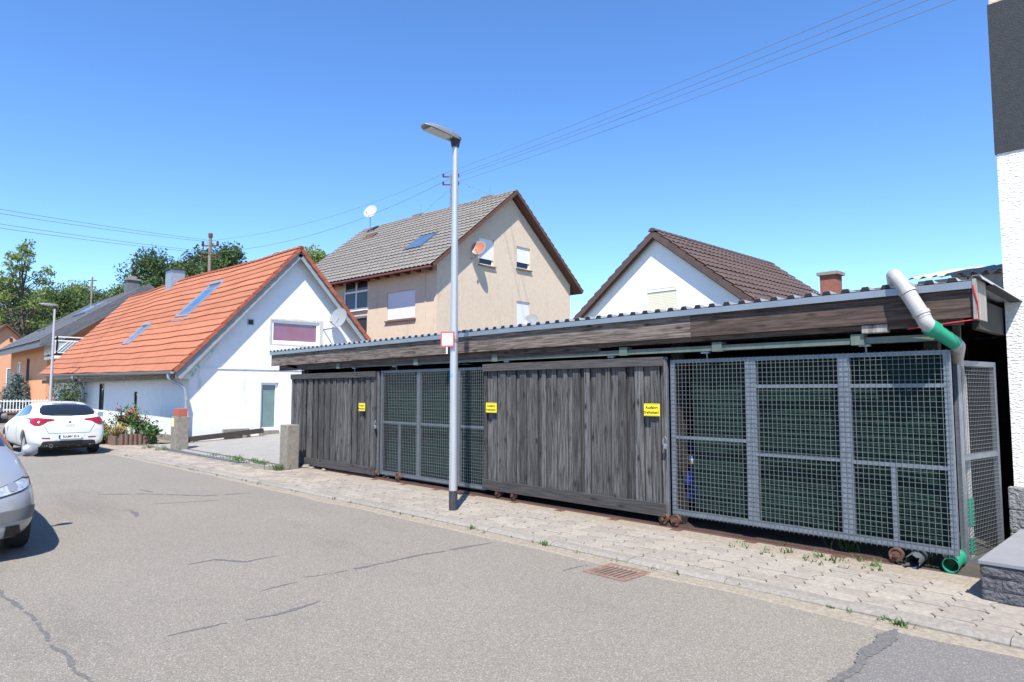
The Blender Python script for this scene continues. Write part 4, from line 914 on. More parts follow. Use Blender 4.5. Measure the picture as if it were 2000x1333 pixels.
# blue vehicle glimpsed through the gap
bv = root('blue_vehicle', (-4.9, 8.2, 0), 'dark blue vehicle with a chrome headlamp just inside the shed behind the mesh', 'vehicle')
def rounded(mb, x0, y0, z0, x1, y1, z1): return mb.box(x0, y0, z0, x1, y1, z1)
part(MB().prism([(7.62, .25), (7.58, .62), (7.72, .98), (8.1, 1.12), (9.6, 1.15), (9.8, .9), (9.8, .3), (9.2, .22), (8.2, .22)], 'x', -5.6, -4.42), 'body', 'vehicle_blue', bv, bevel=.07)
part(MB().prism([(7.46, .30), (7.44, .55), (7.55, .74), (7.8, .80), (7.95, .5), (7.95, .3)], 'x', -4.62, -4.36), 'fender', 'vehicle_blue', bv, bevel=.05)
part(MB().lathe([(0, .05), (.05, .045), (.075, .02), (.085, -.02), (.07, -.08), (0, -.1)], 16, Matrix.Translation((-4.55, 7.52, .80)) @ Matrix.Rotation(R(90), 4, 'X')), 'headlamp', 'chrome', bv, True)
for k in range(6): part(MB().box(-4.85, 7.53, .34 + k * .07, -4.52, 7.56, .355 + k * .07), 'grille_bar', 'chrome', bv)
# side mesh panel closing the gap to the neighbouring wall
A, B = Vector((-1.70, 7.50, 0)), Vector((-1.57, 8.42, 0)); dA = (B - A).normalized()
sp = root('side_mesh_panel', (-1.70, 7.50, 0), 'narrow fine-meshed panel set at an angle between the gate and the white wall', 'mesh panel')
for q, w in ((A, .075), (B - dA * .05, .05)): part(MB().bar(q + dA * w / 2 + Vector((0, 0, .02)), q + dA * w / 2 + Vector((0, 0, 1.94)), w, .04, dA.cross(Vector((0, 0, 1)))), 'frame_stile', 'galvanised', sp)
for z in (.05, 1.02, 1.915): part(MB().bar(A + dA * .076 + Vector((0, 0, z)), B - dA * .051 + Vector((0, 0, z)), .04, .05), 'frame_rail', 'galvanised', sp)
w = MB(); L_ = (B - A).length
for i in range(1, 24): p = A + dA * (L_ * i / 24) + Vector((.012, -.012, 0)); w.bar(p + Vector((0, 0, .03)), p + Vector((0, 0, 1.93)), .0032, .0032)
for j in range(51): z = .04 + 1.88 * j / 50; w.bar(A + Vector((.016, -.016, z)), B + Vector((.016, -.016, z)), .0032, .0032)
part(w, 'wire_mesh', 'galv_wire', sp, kind='stuff')
# yellow warning signs
for (x, z, w, lab, k) in ((-11.275, 1.345, .215, 'small yellow exit notice on the leftmost wooden gate', 1), (-7.655, 1.395, .235, 'yellow exit notice at the left end of the middle wooden gate', 1), (-4.775, 1.42, .225, 'yellow exit notice at the right end of the middle wooden gate', 1)):
    y = 7.018; h = .15 if x > -11 else .15; t = root('warning_sign', (x, y, z), lab, 'sign', 'yellow exit notices on the gates')
    part(MB().box(x - w / 2, y, z - h / 2, x + w / 2, y + .006, z + h / 2), 'plate', 'sign_yellow', t, bevel=.002)
    bd = MB(); e = .006
    for (a, b, c_, d_) in ((x - w / 2 + e, z - h / 2 + e, x + w / 2 - e, z - h / 2 + e + .0025), (x - w / 2 + e, z + h / 2 - e - .0025, x + w / 2 - e, z + h / 2 - e)): bd.box(a, y - .001, b, c_, y, d_)
    part(bd, 'border', 'sign_text', t)
    part(text_mb('Ausfahrt', .052, lambda u, v: (x + u, y - .0015, z + .028 + v), True), 'lettering', 'sign_text', t)
    part(text_mb('freihalten!', .052, lambda u, v: (x + u, y - .0015, z - .030 + v), True), 'lettering', 'sign_text', t)
# grey and green rainwater pipe at the right end
pp = root('rainwater_pipe', (-1.62, 7.5, 0), 'grey and green plastic rainwater pipe bending over the shed edge', 'pipe')
part(MB().tube(bend([(-2.30, 7.9, 2.66), (-2.02, 6.90, 2.74), (-1.86, 6.86, 2.48)], 8, .16), .062, 14), 'grey_elbow', 'pipe_grey', pp, True)
part(MB().tube([(-1.90, 6.862, 2.545), (-1.775, 6.855, 2.30)], .066, 14), 'grey_socket', 'pipe_grey', pp, True)
part(MB().tube([(-1.905, 6.862, 2.56), (-1.893, 6.862, 2.535)], .074, 14), 'collar', 'pipe_grey', pp, True)
part(MB().tube([(-1.80, 6.856, 2.355), (-1.787, 6.856, 2.325)], .074, 14), 'collar', 'pipe_grey', pp, True)
part(MB().tube(bend([(-1.79, 6.856, 2.33), (-1.757, 6.856, 2.25), (-1.735, 6.885, 2.22)], 6, .05), .064, 14), 'grey_bend', 'pipe_grey', pp, True)
part(MB().tube([(-1.745, 6.875, 2.225), (-1.705, 6.935, 2.185)], .074, 14).tube([(-1.705, 6.935, 2.185), (-1.60, 7.12, 2.075)], .062, 14), 'green_section', 'pipe_green', pp, True)
part(MB().tube(bend([(-1.615, 7.09, 2.09), (-1.585, 7.15, 2.055), (-1.715, 7.62, 1.93), (-1.735, 7.82, 1.72), (-1.735, 7.82, .62)], 6, .10), .057, 14), 'grey_downpipe', 'pipe_grey', pp, True)
part(MB().tube([(-1.735, 7.82, .62), (-1.735, 7.82, .36)], .066, 14), 'green_joint', 'pipe_green', pp, True)
part(MB().tube([(-1.735, 7.82, .25), (-1.735, 7.82, .10)], .066, 14), 'green_joint', 'pipe_green', pp, True)
part(MB().tube([(-1.735, 7.82, .36), (-1.735, 7.82, .02)], .058, 14), 'grey_foot', 'pipe_grey', pp, True)
thing(MB().tube([(-1.52, FY + .32, 2.60), (-1.41, FY - .04, 2.56), (-1.385, FY - .035, 2.42), (-1.385, FY, 2.27), (-1.6, FY - .01, 2.25), (-1.95, FY + .03, 2.22)], .006, 5), 'red_string', 'red_string', (-1.4, FY, 2.3), 'red string tied round the right end of the shed fascia', 'string')
def open_pipe(a, b, r, name, m, lab, jag=0):
    a, b = Vector(a), Vector(b); d = (b - a).normalized(); M = Matrix.Translation(a) @ d.to_track_quat('Z', 'Y').to_matrix().to_4x4(); L_ = (b - a).length; n = 22; mb = MB()
    for (rr, h) in ((r, 0), (r, L_ * .82), (r * 1.1, L_ * .83), (r * 1.1, L_), (r * .93, L_), (r * .93, 0)):
        for k in range(n):
            t = 2 * math.pi * k / n; hh = h
            if h == 0 and jag: hh = max(0, jag * (noise.noise((math.cos(t) * 2, math.sin(t) * 2, 3)) + .25))
            mb.v.append(tuple(M @ Vector((rr * math.cos(t), rr * math.sin(t), hh))))
    mb.f = [(i * n + k, i * n + (k + 1) % n, (i + 1) * n + (k + 1) % n, (i + 1) * n + k) for i in range(5) for k in range(n)] + [(5 * n + k, 5 * n + (k + 1) % n, (k + 1) % n, k) for k in range(n)]
    return thing(mb, name, m, (a.x, a.y, 0), lab, 'pipe', smooth=True)
open_pipe((-1.985, 6.95, .105), (-2.00, 7.40, .13), .062, 'broken_pipe', 'pipe_dark', 'broken dark grey pipe end lying under the right mesh gate', .16)
open_pipe((-1.72, 7.13, .10), (-1.745, 7.5, .11), .066, 'pipe_end', 'pipe_green', 'bright green pipe end poking out beside the mesh panel')

# ================================================================ NEIGHBOUR BUILDING AND BLOCK WALL (right)
nb = root('neighbour_building', (-1.46, 8.5, 0), 'white rough-rendered building with a dark grey upper storey at the right edge', 'building')
part(MB().box(-1.46, 8.5, .3, 12, 18, 4.12), 'wall', 'rough_render', nb)
part(MB().box(-1.475, 8.485, 4.12, 12, 18, 5.74), 'upper_band', 'anthracite', nb)
part(MB().box(-1.46, 8.5, 5.74, 12, 18, 7.4), 'upper_wall', 'tan_render', nb)
for r_ in range(3):
    x = -1.50 - (.17 if r_ % 2 else 0)
    while x < 3:
        a = max(x, -1.50); part(MB().box(a + .002, 8.40, .02 + r_ * .225, x + .398, 8.49, .02 + r_ * .225 + .222), 'plinth_block', 'split_block_light', nb, bevel=.012); x += .4
bw_ = root('block_wall', (-1.34, 6.37, 0), 'low dark split-faced block wall with smooth grey top slabs at the right', 'wall')
def rough_block(x0, x1, y0, y1, z0, z1, faces, seed):
    """block with a hewn front: the front and left faces are gridded and pushed about"""
    mb = MB(); n = 9; mz = 4
    def disp(u, v): return .011 * noise.noise((u * 14 + seed, v * 14, seed * .7)) + .006 * noise.noise((u * 40, v * 40, seed))
    for (fx) in faces:
        b = len(mb.v)
        for i in range(n + 1):
            for j in range(mz + 1):
                u = i / n; z = z0 + (z1 - z0) * j / mz; edge = 0 if i in (0, n) or j in (0, mz) else 1
                if fx == 'f': x = x0 + (x1 - x0) * u; mb.v.append((x, y0 + .006 - edge * (.008 + disp(x, z)), z))
                else: y = y0 + (y1 - y0) * u; mb.v.append((x0 + .006 - edge * (.008 + disp(y, z)), y, z))
        mb.f += [(b + i * (mz + 1) + j, b + (i + 1) * (mz + 1) + j, b + (i + 1) * (mz + 1) + j + 1, b + i * (mz + 1) + j + 1) for i in range(n) for j in range(mz)]
    mb.box(x0 + .0065, y0 + .0065, z0, x1, y1, z1); return mb
Z0 = .03
for r_ in range(3):
    z0 = Z0 + r_ * .094; x = -1.34 - (.0 if r_ % 2 == 0 else .14)
    first = True
    while x < 2.5:
        a = max(x, -1.34); b = x + .28
        part(rough_block(a, b - .003, 6.37, 6.60, z0, z0 + .091, ('f', 'l') if first else ('f',), r_ * 7 + x), 'block', 'split_block', bw_); x += .28; first = False
    y = 6.603 + (.1 if r_ % 2 else 0)
    if r_ % 2: part(rough_block(-1.34, -1.15, 6.603, 6.70, z0, z0 + .091, ('l',), r_ + .3), 'block', 'split_block', bw_)
    while y < 7.95: part(rough_block(-1.34, -1.15, y, min(y + .277, 8.0), z0, z0 + .091, ('l',), r_ + y), 'block', 'split_block', bw_); y += .28
part(MB().box(-1.14, 6.61, Z0, 2.5, 8.39, Z0 + .28), 'fill', 'earth', bw_)
for (a, b, c_, d_) in ((-1.35, 6.36, -.95, 7.0), (-.945, 6.36, -.35, 7.0), (-.345, 6.36, .25, 7.0), (.255, 6.36, .85, 7.0), (-1.35, 7.005, -.95, 7.5), (-1.35, 7.505, -.95, 8.05)):
    part(MB().box(a, b, Z0 + .284, c_, d_, Z0 + .315), 'top_slab', 'slab_grey', bw_, bevel=.004)

# ================================================================ STREET LAMPS
def lamp(loc, lab, rzl=0):
    t = root('street_lamp', loc, lab, 'street lamp', 'grey street lamps along the pavement', rz=rzl)
    part(MB().tube([(0, 0, .3), (0, 0, 2.0), (0, 0, 5.13)], [.057, .055, .041], 18), 'pole', 'lamp_pole', t, True, local=True)
    part(MB().tube([(0, 0, -.1), (0, 0, .303)], .0585, 18), 'foot_sleeve', 'lamp_foot', t, True, local=True)
    dr = MB()
    for k in range(7):
        a = math.pi - .5 + k / 6; dr.v += [(.0576 * math.cos(a), .0576 * math.sin(a), .52 + .05 * abs(k - 3) / 3), (.0572 * math.cos(a), .0572 * math.sin(a), 1.14 - .05 * abs(k - 3) / 3)]
    dr.f = [(2 * k, 2 * k + 2, 2 * k + 3, 2 * k + 1) for k in range(6)]; part(dr, 'access_door', 'lamp_pole', t, True, local=True)
    # flat head reaching to the far left: tapered shell
    mb = MB(); st = [(.08, .05, .02, .07), (.0, .08, .0, .09), (-.18, .10, .0, .095), (-.42, .11, .005, .08), (-.52, .09, .015, .06), (-.57, .05, .03, .05)]
    for (x, w, z0, z1) in st: mb.v += [(x, -w, z0), (x, w, z0), (x, w * .96, z0 + (z1 - z0) * .5), (x, w * .6, z1), (x, -w * .6, z1), (x, -w * .96, z0 + (z1 - z0) * .5)]
    n = 6; mb.f = [(i * n + k, i * n + (k + 1) % n, (i + 1) * n + (k + 1) % n, (i + 1) * n + k) for i in range(len(st) - 1) for k in range(n)] + [tuple(range(n)), tuple(range((len(st) - 1) * n, len(st) * n))]
    tilt = Matrix.Translation((0, 0, 5.17)) @ Matrix.Rotation(R(4), 4, 'Y')
    mb.v = [tuple(tilt @ Vector(v)) for v in mb.v]
    h = part(mb, 'lamp_head', 'lamp_grey', t, True, local=True)
    ln = MB().box(-.50, -.085, -.008, -.12, .085, .006); ln.v = [tuple(tilt @ Vector(v)) for v in ln.v]; part(ln, 'lens', 'lamp_lens', t, local=True)
    part(MB().tube([(0, 0, 5.07), (0, 0, 5.20)], [.052, .08], 14), 'collar', 'black_plastic', t, True, local=True)
    return t
LX, LY = -7.28, 5.98
lamp((LX, LY, 0), 'tall grey street lamp on the pavement in front of the mesh gate', R(90))
lamp((-33.6, 6.1, 0), 'distant street lamp beside the far end of the orange roof', R(90))
# hydrant plate on the lamp, blue sticker
hs = root('hydrant_sign', (LX - .06, LY - .07, 2.25), 'small white hydrant plate with red border on the lamp post', 'sign')
fu = Vector((.86, .51, 0)); fn = Vector((.51, -.86, 0)); hc = Vector((LX - .012, LY - .105, 2.355)); hw, hh2 = .10, .105
def hp(u, v, d=0): return hc + fu * u + Vector((0, 0, v)) + fn * d
def hbox(u0, v0, u1, v1, d0, d1): return MB().add([hp(u, v, d) for d in (d0, d1) for (u, v) in ((u0, v0), (u1, v0), (u1, v1), (u0, v1))], [(0, 1, 2, 3), (7, 6, 5, 4), (0, 4, 5, 1), (1, 5, 6, 2), (2, 6, 7, 3), (3, 7, 4, 0)])
part(hbox(-hw, -hh2, hw, hh2, 0, .006), 'plate', 'sign_red', hs); part(hbox(-hw + .022, -hh2 + .022, hw - .022, hh2 - .022, .0062, .0075), 'field', 'paint_white', hs)
part(text_mb('H100', .046, lambda u, v: tuple(hp(u, v + .057, .0085))), 'lettering', 'sign_text', hs)
part(hbox(-.06, .029, .06, .034, .0078, .0085), 'bar', 'sign_text', hs); part(hbox(-.003, -.03, .003, .029, .0078, .0085), 'bar', 'sign_text', hs)
part(text_mb('12,', .038, lambda u, v: tuple(hp(u + .036, v - .008, .0085))), 'lettering', 'sign_text', hs); part(text_mb('. 1', .03, lambda u, v: tuple(hp(u + .013, v - .058, .0085))), 'lettering', 'sign_text', hs)
part(MB().tube([(LX, LY, 2.32), (LX, LY, 2.36)], .061, 14), 'clamp', 'galvanised', hs)
part(hbox(-.02, -.20, .0, -.106, .0, .004), 'bracket', 'paint_white', hs)
mb = MB()
for k in range(6):
    a = R(-75 + k * 22); mb.v += [(LX + .0573 * math.sin(a) * .9 - .0, LY - .0573 * math.cos(a), 1.835), (LX + .0573 * math.sin(a) * .9, LY - .0573 * math.cos(a), 1.885)]
mb.f = [(2 * k, 2 * k + 2, 2 * k + 3, 2 * k + 1) for k in range(5)]
thing(mb, 'blue_sticker', 'sticker_blue', (LX, LY, 1.84), 'small blue number sticker on the near lamp post', 'sticker')

# ================================================================ ORANGE HOUSE AND FAR HOUSE (left)
oh = root('orange_house', (-47.7, 8.4, 0), 'orange rendered house with dark slate roof and white balcony', 'house')
OE, ORY, ORZ = 4.42, 13.0, 8.15; OX0, OX1 = -45.0, -60.5; OYE = 7.55
part(wall_mb((-47.7, 8.4, 0), (-1, 0, 0), (0, -1, 0), 12.3, flat(4.6), [(5.3, 1.55, 6.35, 3.75), (8.6, 2.2, 9.5, 3.6)], .06), 'front_wall', 'orange_render', oh)
part(wall_mb((-47.7, 8.4, 0), (0, 1, 0), (1, 0, 0), 9.2, gable(9.2, 4.6, 7.8, 4.6), [(2.6, 4.1, 4.6, 6.0)], .2), 'gable_wall', 'orange_render', oh)
part(MB().box(-60, 8.45, 0, -47.75, 17.6, 4.4), 'rear_walls', 'orange_render', oh)
d = part(MB().box(-54.04, 8.43, 1.56, -53.01, 8.5, 3.74), 'door', 'sill_brown', oh)
for k in range(5): subpart(MB().box(-53.98 + k * .22, 8.415, 1.6, -53.90 + k * .22, 8.43, 3.7), 'door_panel', 'wood_dark', d, oh, False)
window(oh, (-47.7, 8.4, 0), (-1, 0, 0), (0, -1, 0), (8.6, 2.2, 9.5, 3.6), .06, 'glass_blind', shutter=0, sill='plastic_white')
window(oh, (-47.7, 8.4, 0), (0, 1, 0), (1, 0, 0), (2.6, 4.1, 4.6, 6.0), .16, 'glass_dark', shutter=1.0, sill=None, shm='cabinet_grey')
od = MB().prism([(OYE, OE - .36), (OYE, OE), (ORY, ORZ), (18.4, OE), (18.4, OE - .36), (17.6, OE - .1), (ORY, ORZ - .5), (8.4, OE - .10)], 'x', OX0, OX1)
oroof = part(od, 'roof', 'slate', oh)
on = Vector((0, -(ORZ - OE), ORY - OYE)).normalized()
courses(oroof, 'slate_course', 'slate', OX0 + .02, OX1 - .02, (OYE - .03, OE + .02), (ORY, ORZ + .03), 22, .6, .006, .025, step=.3)
for r_ in range(9):      # slates cladding the verge face
    for side in (0,):
        n = 15
        for k in range(n):
            y = OYE + (ORY - OYE) * k / n; z = OE - .36 + (ORZ - OE) * k / n
            if r_ < 3: subpart(MB().add([(OX0 + .012 + .004 * r_, y, z + r_ * .15 - .02), (OX0 + .012 + .004 * r_, y + .37, z + .256 + r_ * .15 - .02), (OX0 + .004, y + .37, z + .256 + r_ * .15 + .14), (OX0 + .004, y, z + r_ * .15 + .14)], [(0, 1, 2, 3)]), 'slate', 'slate', oroof, oh, False)
for (x0, x1, t0, t1, m) in ((-48.2, -51.5, .52, .74, 'solar'), (-54.0, -55.2, .34, .52, 'glass_sky'), (-55.6, -56.8, .34, .52, 'glass_sky')):
    q = lambda x, t, h: Vector((x, OYE + (ORY - OYE) * t, OE + (ORZ - OE) * t)) + on * h
    f = MB().add([q(x, t, h) for h in (0.02, .16) for (x, t) in ((x0, t0), (x1, t0), (x1, t1), (x0, t1))], [(0, 1, 5, 4), (1, 2, 6, 5), (2, 3, 7, 6), (3, 0, 4, 7), (4, 5, 6, 7)])
    pr_ = subpart(f, 'solar_panel' if m == 'solar' else 'skylight', 'lamp_grey', oroof, oh, False)
    subpart(MB().add([q(x, t, .165) for (x, t) in ((x0 - .08, t0 + .01), (x1 + .08, t0 + .01), (x1 + .08, t1 - .01), (x0 - .08, t1 - .01))], [(0, 1, 2, 3)]), 'pane', m, pr_, oh, False)
c = part(MB().box(-48.9, 12.6, 7.2, -48.2, 13.3, 8.75), 'chimney', 'slate', oh); subpart(MB().box(-48.98, 12.52, 8.75, -48.12, 13.38, 8.85).box(-48.75, 12.75, 8.85, -48.35, 13.15, 9.05), 'chimney_cap', 'chimney_cap', c, oh, False)
# balcony on the gable with slanted slats
part(MB().box(-47.69, 8.24, 3.45, -44.5, 13.6, 3.60), 'balcony_slab', 'paint_white', oh)
for (a, b) in (((-44.52, 8.26), (-44.52, 13.6)), ((-47.68, 8.26), (-44.52, 8.26))):
    A_ = Vector((*a, 0)); B_ = Vector((*b, 0)); L_ = (B_ - A_).length; u = (B_ - A_).normalized()
    for z in (3.77, 4.43, 4.64): part(MB().bar(A_ + Vector((0, 0, z)), B_ + Vector((0, 0, z)), .05, .06), 'balcony_rail', 'paint_white', oh)
    part(MB().bar(A_ + Vector((.03 if u.y else 0, .03 if u.x else 0, 4.39)), B_ + Vector((.03 if u.y else 0, .03 if u.x else 0, 4.39)), .012, .6) if False else MB().bar(A_ + Vector((-.02, .02, 4.10)), B_ + Vector((-.02, .02, 4.10)), .01, .6), 'balcony_backing', 'cabinet_grey', oh)
    n = int(L_ / .16)
    for k in range(n): p = A_ + u * (L_ * k / n); part(MB().bar(p + Vector((0, 0, 3.81)), p + u * min(.55, L_ - L_ * k / n) + Vector((0, 0, 4.41)), .03, .085, u.cross(Vector((0, 0, 1)))), 'balcony_slat', 'paint_white', oh)
    for k in range(3): p = A_ + u * (L_ * k / 2); part(MB().box(p.x - .03, p.y - .03, 3.66, p.x + .03, p.y + .03, 4.67), 'balcony_post', 'paint_white', oh)
om = root('roof_mast', (-54.4, 12.0, 7.4), 'brown roof mast on the slate roof of the orange house', 'utility pole')
part(MB().tube([(-54.4, 12, 7.4), (-54.4, 12, 9.6)], .06, 8), 'pole', 'pole_wood', om, True)
for z in (8.9, 9.35): part(MB().bar((-54.65, 11.8, z), (-54.15, 12.2, z), .06, .07), 'crossarm', 'rust', om)
fh_ = root('far_house', (-76, 9, 0), 'pinkish house with dark roof at the far left edge', 'house')
part(wall_mb((-72, 6.4, 0), (0, 1, 0), (1, 0, 0), 6.4, gable(6.4, 4.2, 7.2), [(3.4, 1.6, 4.4, 3.6)], .06), 'gable_wall', 'pink_render', fh_)
part(MB().box(-84, 6.45, 0, -72.1, 12.75, 4.15), 'walls', 'pink_render', fh_)
part(MB().prism([(6.0, 3.95), (9.6, 7.4), (13.2, 3.95), (13.2, 3.8), (9.6, 7.22), (6.0, 3.8)], 'x', -71.6, -84.3), 'roof', 'eave_brown', fh_)
window(fh_, (-72, 6.4, 0), (0, 1, 0), (1, 0, 0), (3.4, 1.6, 4.4, 3.6), .06, 'glass_blind', shutter=0, mull=2, sill='plastic_white')
part(MB().box(-71.99, 9.9, 5.9, -71.95, 10.1, 6.2), 'gable_vent', 'dark_matt', fh_)
# garden wall with white fence in front of the orange house, grey cabinet
gw = root('garden_wall', (-43.2, 6.5, 0), 'low red-brown garden wall with white railing in front of the orange house', 'wall')
for (x0, y0, x1, y1) in ((-43.3, 5.6, -43.1, 8.3), (-56, 5.6, -43.31, 5.8)):
    part(MB().box(x0, y0, 0, x1, y1, .50), 'wall', 'hedge_wall', gw); part(MB().box(x0 - .04, y0 - .04, .50, x1 + .04, y1 + .04, .57) if x0 > -50 else MB().box(x0, y0 - .04, .50, x1 - .05, y1 + .04, .57), 'coping', 'sill_brown', gw)
for z in (.68, 1.12): part(MB().bar((-43.2, 5.65, z), (-43.2, 8.25, z), .04, .05), 'railing_rail', 'paint_white', gw)
for k in range(20): part(MB().box(-43.215, 5.70 + k * .132, .571, -43.185, 5.735 + k * .132, 1.20), 'baluster', 'paint_white', gw)
for k in range(20): part(MB().box(-55.9 + k * .62, 5.68, .571, -55.86 + k * .62, 5.72, 1.20), 'baluster', 'paint_white', gw)
part(MB().bar((-56, 5.7, 1.12), (-43.3, 5.7, 1.12), .04, .05), 'railing_rail', 'paint_white', gw)
cb = root('utility_cabinet', (-42.6, 5.4, 0), 'grey cabinet with red-brown lid at the far left edge of the street', 'cabinet')
part(MB().box(-43.0, 4.95, 0, -42.3, 5.55, .98), 'body', 'cabinet_grey', cb, bevel=.02); part(MB().box(-43.05, 4.9, .98, -42.25, 5.6, 1.12), 'lid', 'sill_brown', cb, bevel=.02)
part(MB().box(-42.298, 5.24, .15, -42.295, 5.255, .92), 'door_gap', 'dark_matt', cb)

# ================================================================ POLES AND WIRES
ux, uy = -45.0, 16.5
up_ = root('utility_pole', (ux, uy, 0), 'weathered utility pole with insulators rising behind the orange roof', 'utility pole')
part(MB().tube([(ux, uy, 0), (ux, uy, 11.75)], .13, 10, r1=.10), 'pole', 'pole_wood', up_, True)
part(MB().tube([(ux, uy, 11.6), (ux, uy, 11.85)], .14, 10), 'cap', 'rust', up_, True)
UI = []
for z in (10.3, 11.05):
    part(MB().bar((ux - .38, uy - .38, z), (ux + .38, uy + .38, z), .08, .08), 'crossarm', 'rust', up_)
    for s in (-.34, .34):
        q = Vector((ux + s, uy + s, z)); UI.append(q + Vector((0, 0, .3))); part(MB().lathe([(.04, .04), (.09, .06), (.09, .14), (.05, .16), (.08, .2), (.07, .28), (0, .32)], 10, Matrix.Translation(q)), 'insulator', 'insulator', up_, True)
part(MB().tube([UI[0], UI[0] + Vector((-.1, -.1, -.8))], .02, 5), 'jumper', 'wire', up_)
def wire(a, b, sagd, lab, r=.010, n=24):
    a, b = Vector(a), Vector(b); pts = [a.lerp(b, k / n) - Vector((0, 0, sagd * 4 * (k / n) * (1 - k / n))) for k in range(n + 1)]
    thing(MB().tube(pts, r, 5), 'power_line', 'wire', tuple(a), lab, 'power line', 'overhead power lines')
for k, (x, z) in enumerate(((-5.771, 11.58), (-5.24, 11.36), (-4.73, 11.14), (-4.19, 10.91))):
    a = INS[(2, 3, 0, 1)[k]]; e = a + (Vector((x, 18, z)) - a) * 1.5
    wire(a, e, .25, ('uppermost', 'second from top', 'third from top', 'lowest')[k] + ' of the four power lines crossing the sky at the upper right', .008)
wire(UI[2], INS[2], .7, 'upper power line from the left pole to the mast behind the lamp', .008)
wire(UI[0], INS[0], .9, 'lower power line from the left pole to the mast behind the lamp', .012)
for k, (i, zz) in enumerate(((3, 8.87), (2, 8.69), (1, 8.26), (0, 8.09))):
    a = UI[i]; e = a + (Vector((-33.0 + .06 * k, 4.0, zz)) - a) * 1.3
    wire(a, e, .12, ('top', 'second', 'third', 'lowest')[k] + ' of the power lines running off to the left edge', .009)
for k, e in enumerate((tw(-2.2, 5.0, rz_ + .05), tw(-1.2, 5.0, rz_ + .05), tw(-7.0, 4.6, rz_ - .3))):
    wire(INS[3 - k], e, .02, ('stay wire from the roof mast down to the tan ridge, nearest the lamp', 'stay wire from the roof mast down to the tan ridge, right one', 'stay wire from the roof mast down to the left of the lamp')[k], .007, 6)

# ================================================================ VEGETATION
def leaf_mesh(pts, size, name, m, rg, flat_=0.0, aspect=.6):
    vs = []; fs = []
    for p in pts:
        s = size * rg.uniform(.6, 1.35)
        a = Vector((rg.gauss(0, 1), rg.gauss(0, 1), rg.gauss(0, 1) * (1 - flat_))).normalized(); b = a.cross(Vector((rg.gauss(0, 1), rg.gauss(0, 1), rg.gauss(0, 1)))).normalized()
        n = len(vs); a *= s; b *= s * aspect
        vs += [tuple(p - a), tuple(p + b * .8 - a * .1), tuple(p + a), tuple(p - b * .8 + a * .1)]; fs.append((n, n + 1, n + 2, n + 3))
    mb = MB(); mb.v = vs; mb.f = fs; return mesh_of(mb, name, m, False, False)
def tree(name, px, D, h, rx, m, lab, seed, clumps=70, per=230, base=.22, leaf=.19, sparse=1.0, grp='trees behind the houses'):
    rg = random.Random(seed); r = (px - 1000) / 1333 * D; loc = Vector((-.716 * D + .698 * r, .698 * D + .716 * r, 0))
    t = root(name, loc, lab, 'tree', grp); trunk = MB(); top = Vector((rg.uniform(-.5, .5), rg.uniform(-.5, .5), h * .86))
    tp = [Vector((0, 0, -.2)), Vector((rg.uniform(-.2, .2), rg.uniform(-.2, .2), h * .3)), Vector((top.x * .6, top.y * .6, h * .6)), top]
    trunk.tube(tp, [h * .012, h * .0095, h * .006, h * .002], 8); pts = []
    for k in range(clumps):
        zt = base + (1 - base) * rg.random() ** .85; env = math.sin(math.pi * min(1, max(.04, (zt - base) / (1 - base) * .86 + .14))) ** .7
        a = rg.uniform(0, 2 * math.pi); rr = rx * env * math.sqrt(rg.uniform(.15, 1)); c = Vector((math.cos(a) * rr, math.sin(a) * rr, h * zt))
        o = tp[1].lerp(tp[2], rg.uniform(0, 1)) if zt < .7 else tp[2].lerp(tp[3], rg.uniform(0, .8)); mid = o.lerp(c, .5) + Vector((0, 0, -.1 * rr))
        trunk.tube([o, mid, c], [h * .0038, h * .0025, h * .001], 5)
        cr = rx * rg.uniform(.20, .40) * sparse
        for i in range(int(per * rg.uniform(.6, 1.3))):
            v = Vector((rg.gauss(0, 1), rg.gauss(0, 1), rg.gauss(0, .75))); v = v.normalized() * cr * rg.random() ** .45; pts.append(c + v)
    part(trunk, 'trunk', 'bark', t, True, local=True)
    link('crown', leaf_mesh(pts, leaf, 'crown', m, rg), t)
    return t
TL_ = [(8, 84, 14.5, 5.5, 'leaf_dark', 'dark rounded tree at the far left edge behind the pinkish house', {}),
       (40, 76, 18.4, 3.3, 'leaf_light', 'tall thin sparse tree standing above the wood at the far left', dict(clumps=80, per=80, base=.26, leaf=.17, sparse=.62)),
       (75, 92, 15.2, 6.0, 'leaf_light', 'bushy tree just right of the tall sparse tree', {}),
       (112, 92, 14.6, 5.5, 'leaf_dark', 'dark tree directly behind the ridge left of the far street lamp', {}),
       (150, 98, 16.0, 6.0, 'leaf_light', 'green tree behind the mast of the orange house', {}),
       (192, 94, 14.6, 5.5, 'leaf_dark', 'tree behind the chimney of the orange house', {}),
       (235, 92, 15.0, 5.0, 'leaf', 'tree between the orange house chimney and the orange roof', {}),
       (290, 70, 15.4, 4.6, 'leaf_dark', 'tree with ragged crown left of the zinc chimney', dict(clumps=74, per=170, leaf=.17)),
       (345, 74, 14.8, 4.8, 'leaf', 'tree behind the zinc chimney of the white house', {}),
       (395, 72, 16.0, 4.6, 'leaf_dark', 'tree directly behind the weathered utility pole', {}),
       (445, 70, 16.0, 4.2, 'leaf_dark', 'dark tree right of the weathered utility pole', dict(leaf=.18)),
       (548, 66, 14.6, 3.2, 'leaf_light', 'light green treetop peeping over the orange ridge', {}),
       (606, 60, 13.9, 3.4, 'leaf_light', 'light green tree between the orange gable and the grey tiled roof', dict(leaf=.17))]
for k, (px, D, h, rx, m, lab, kw) in enumerate(TL_): tree('leafy_tree', px, D, h, rx, m, lab, 100 + k, **kw)
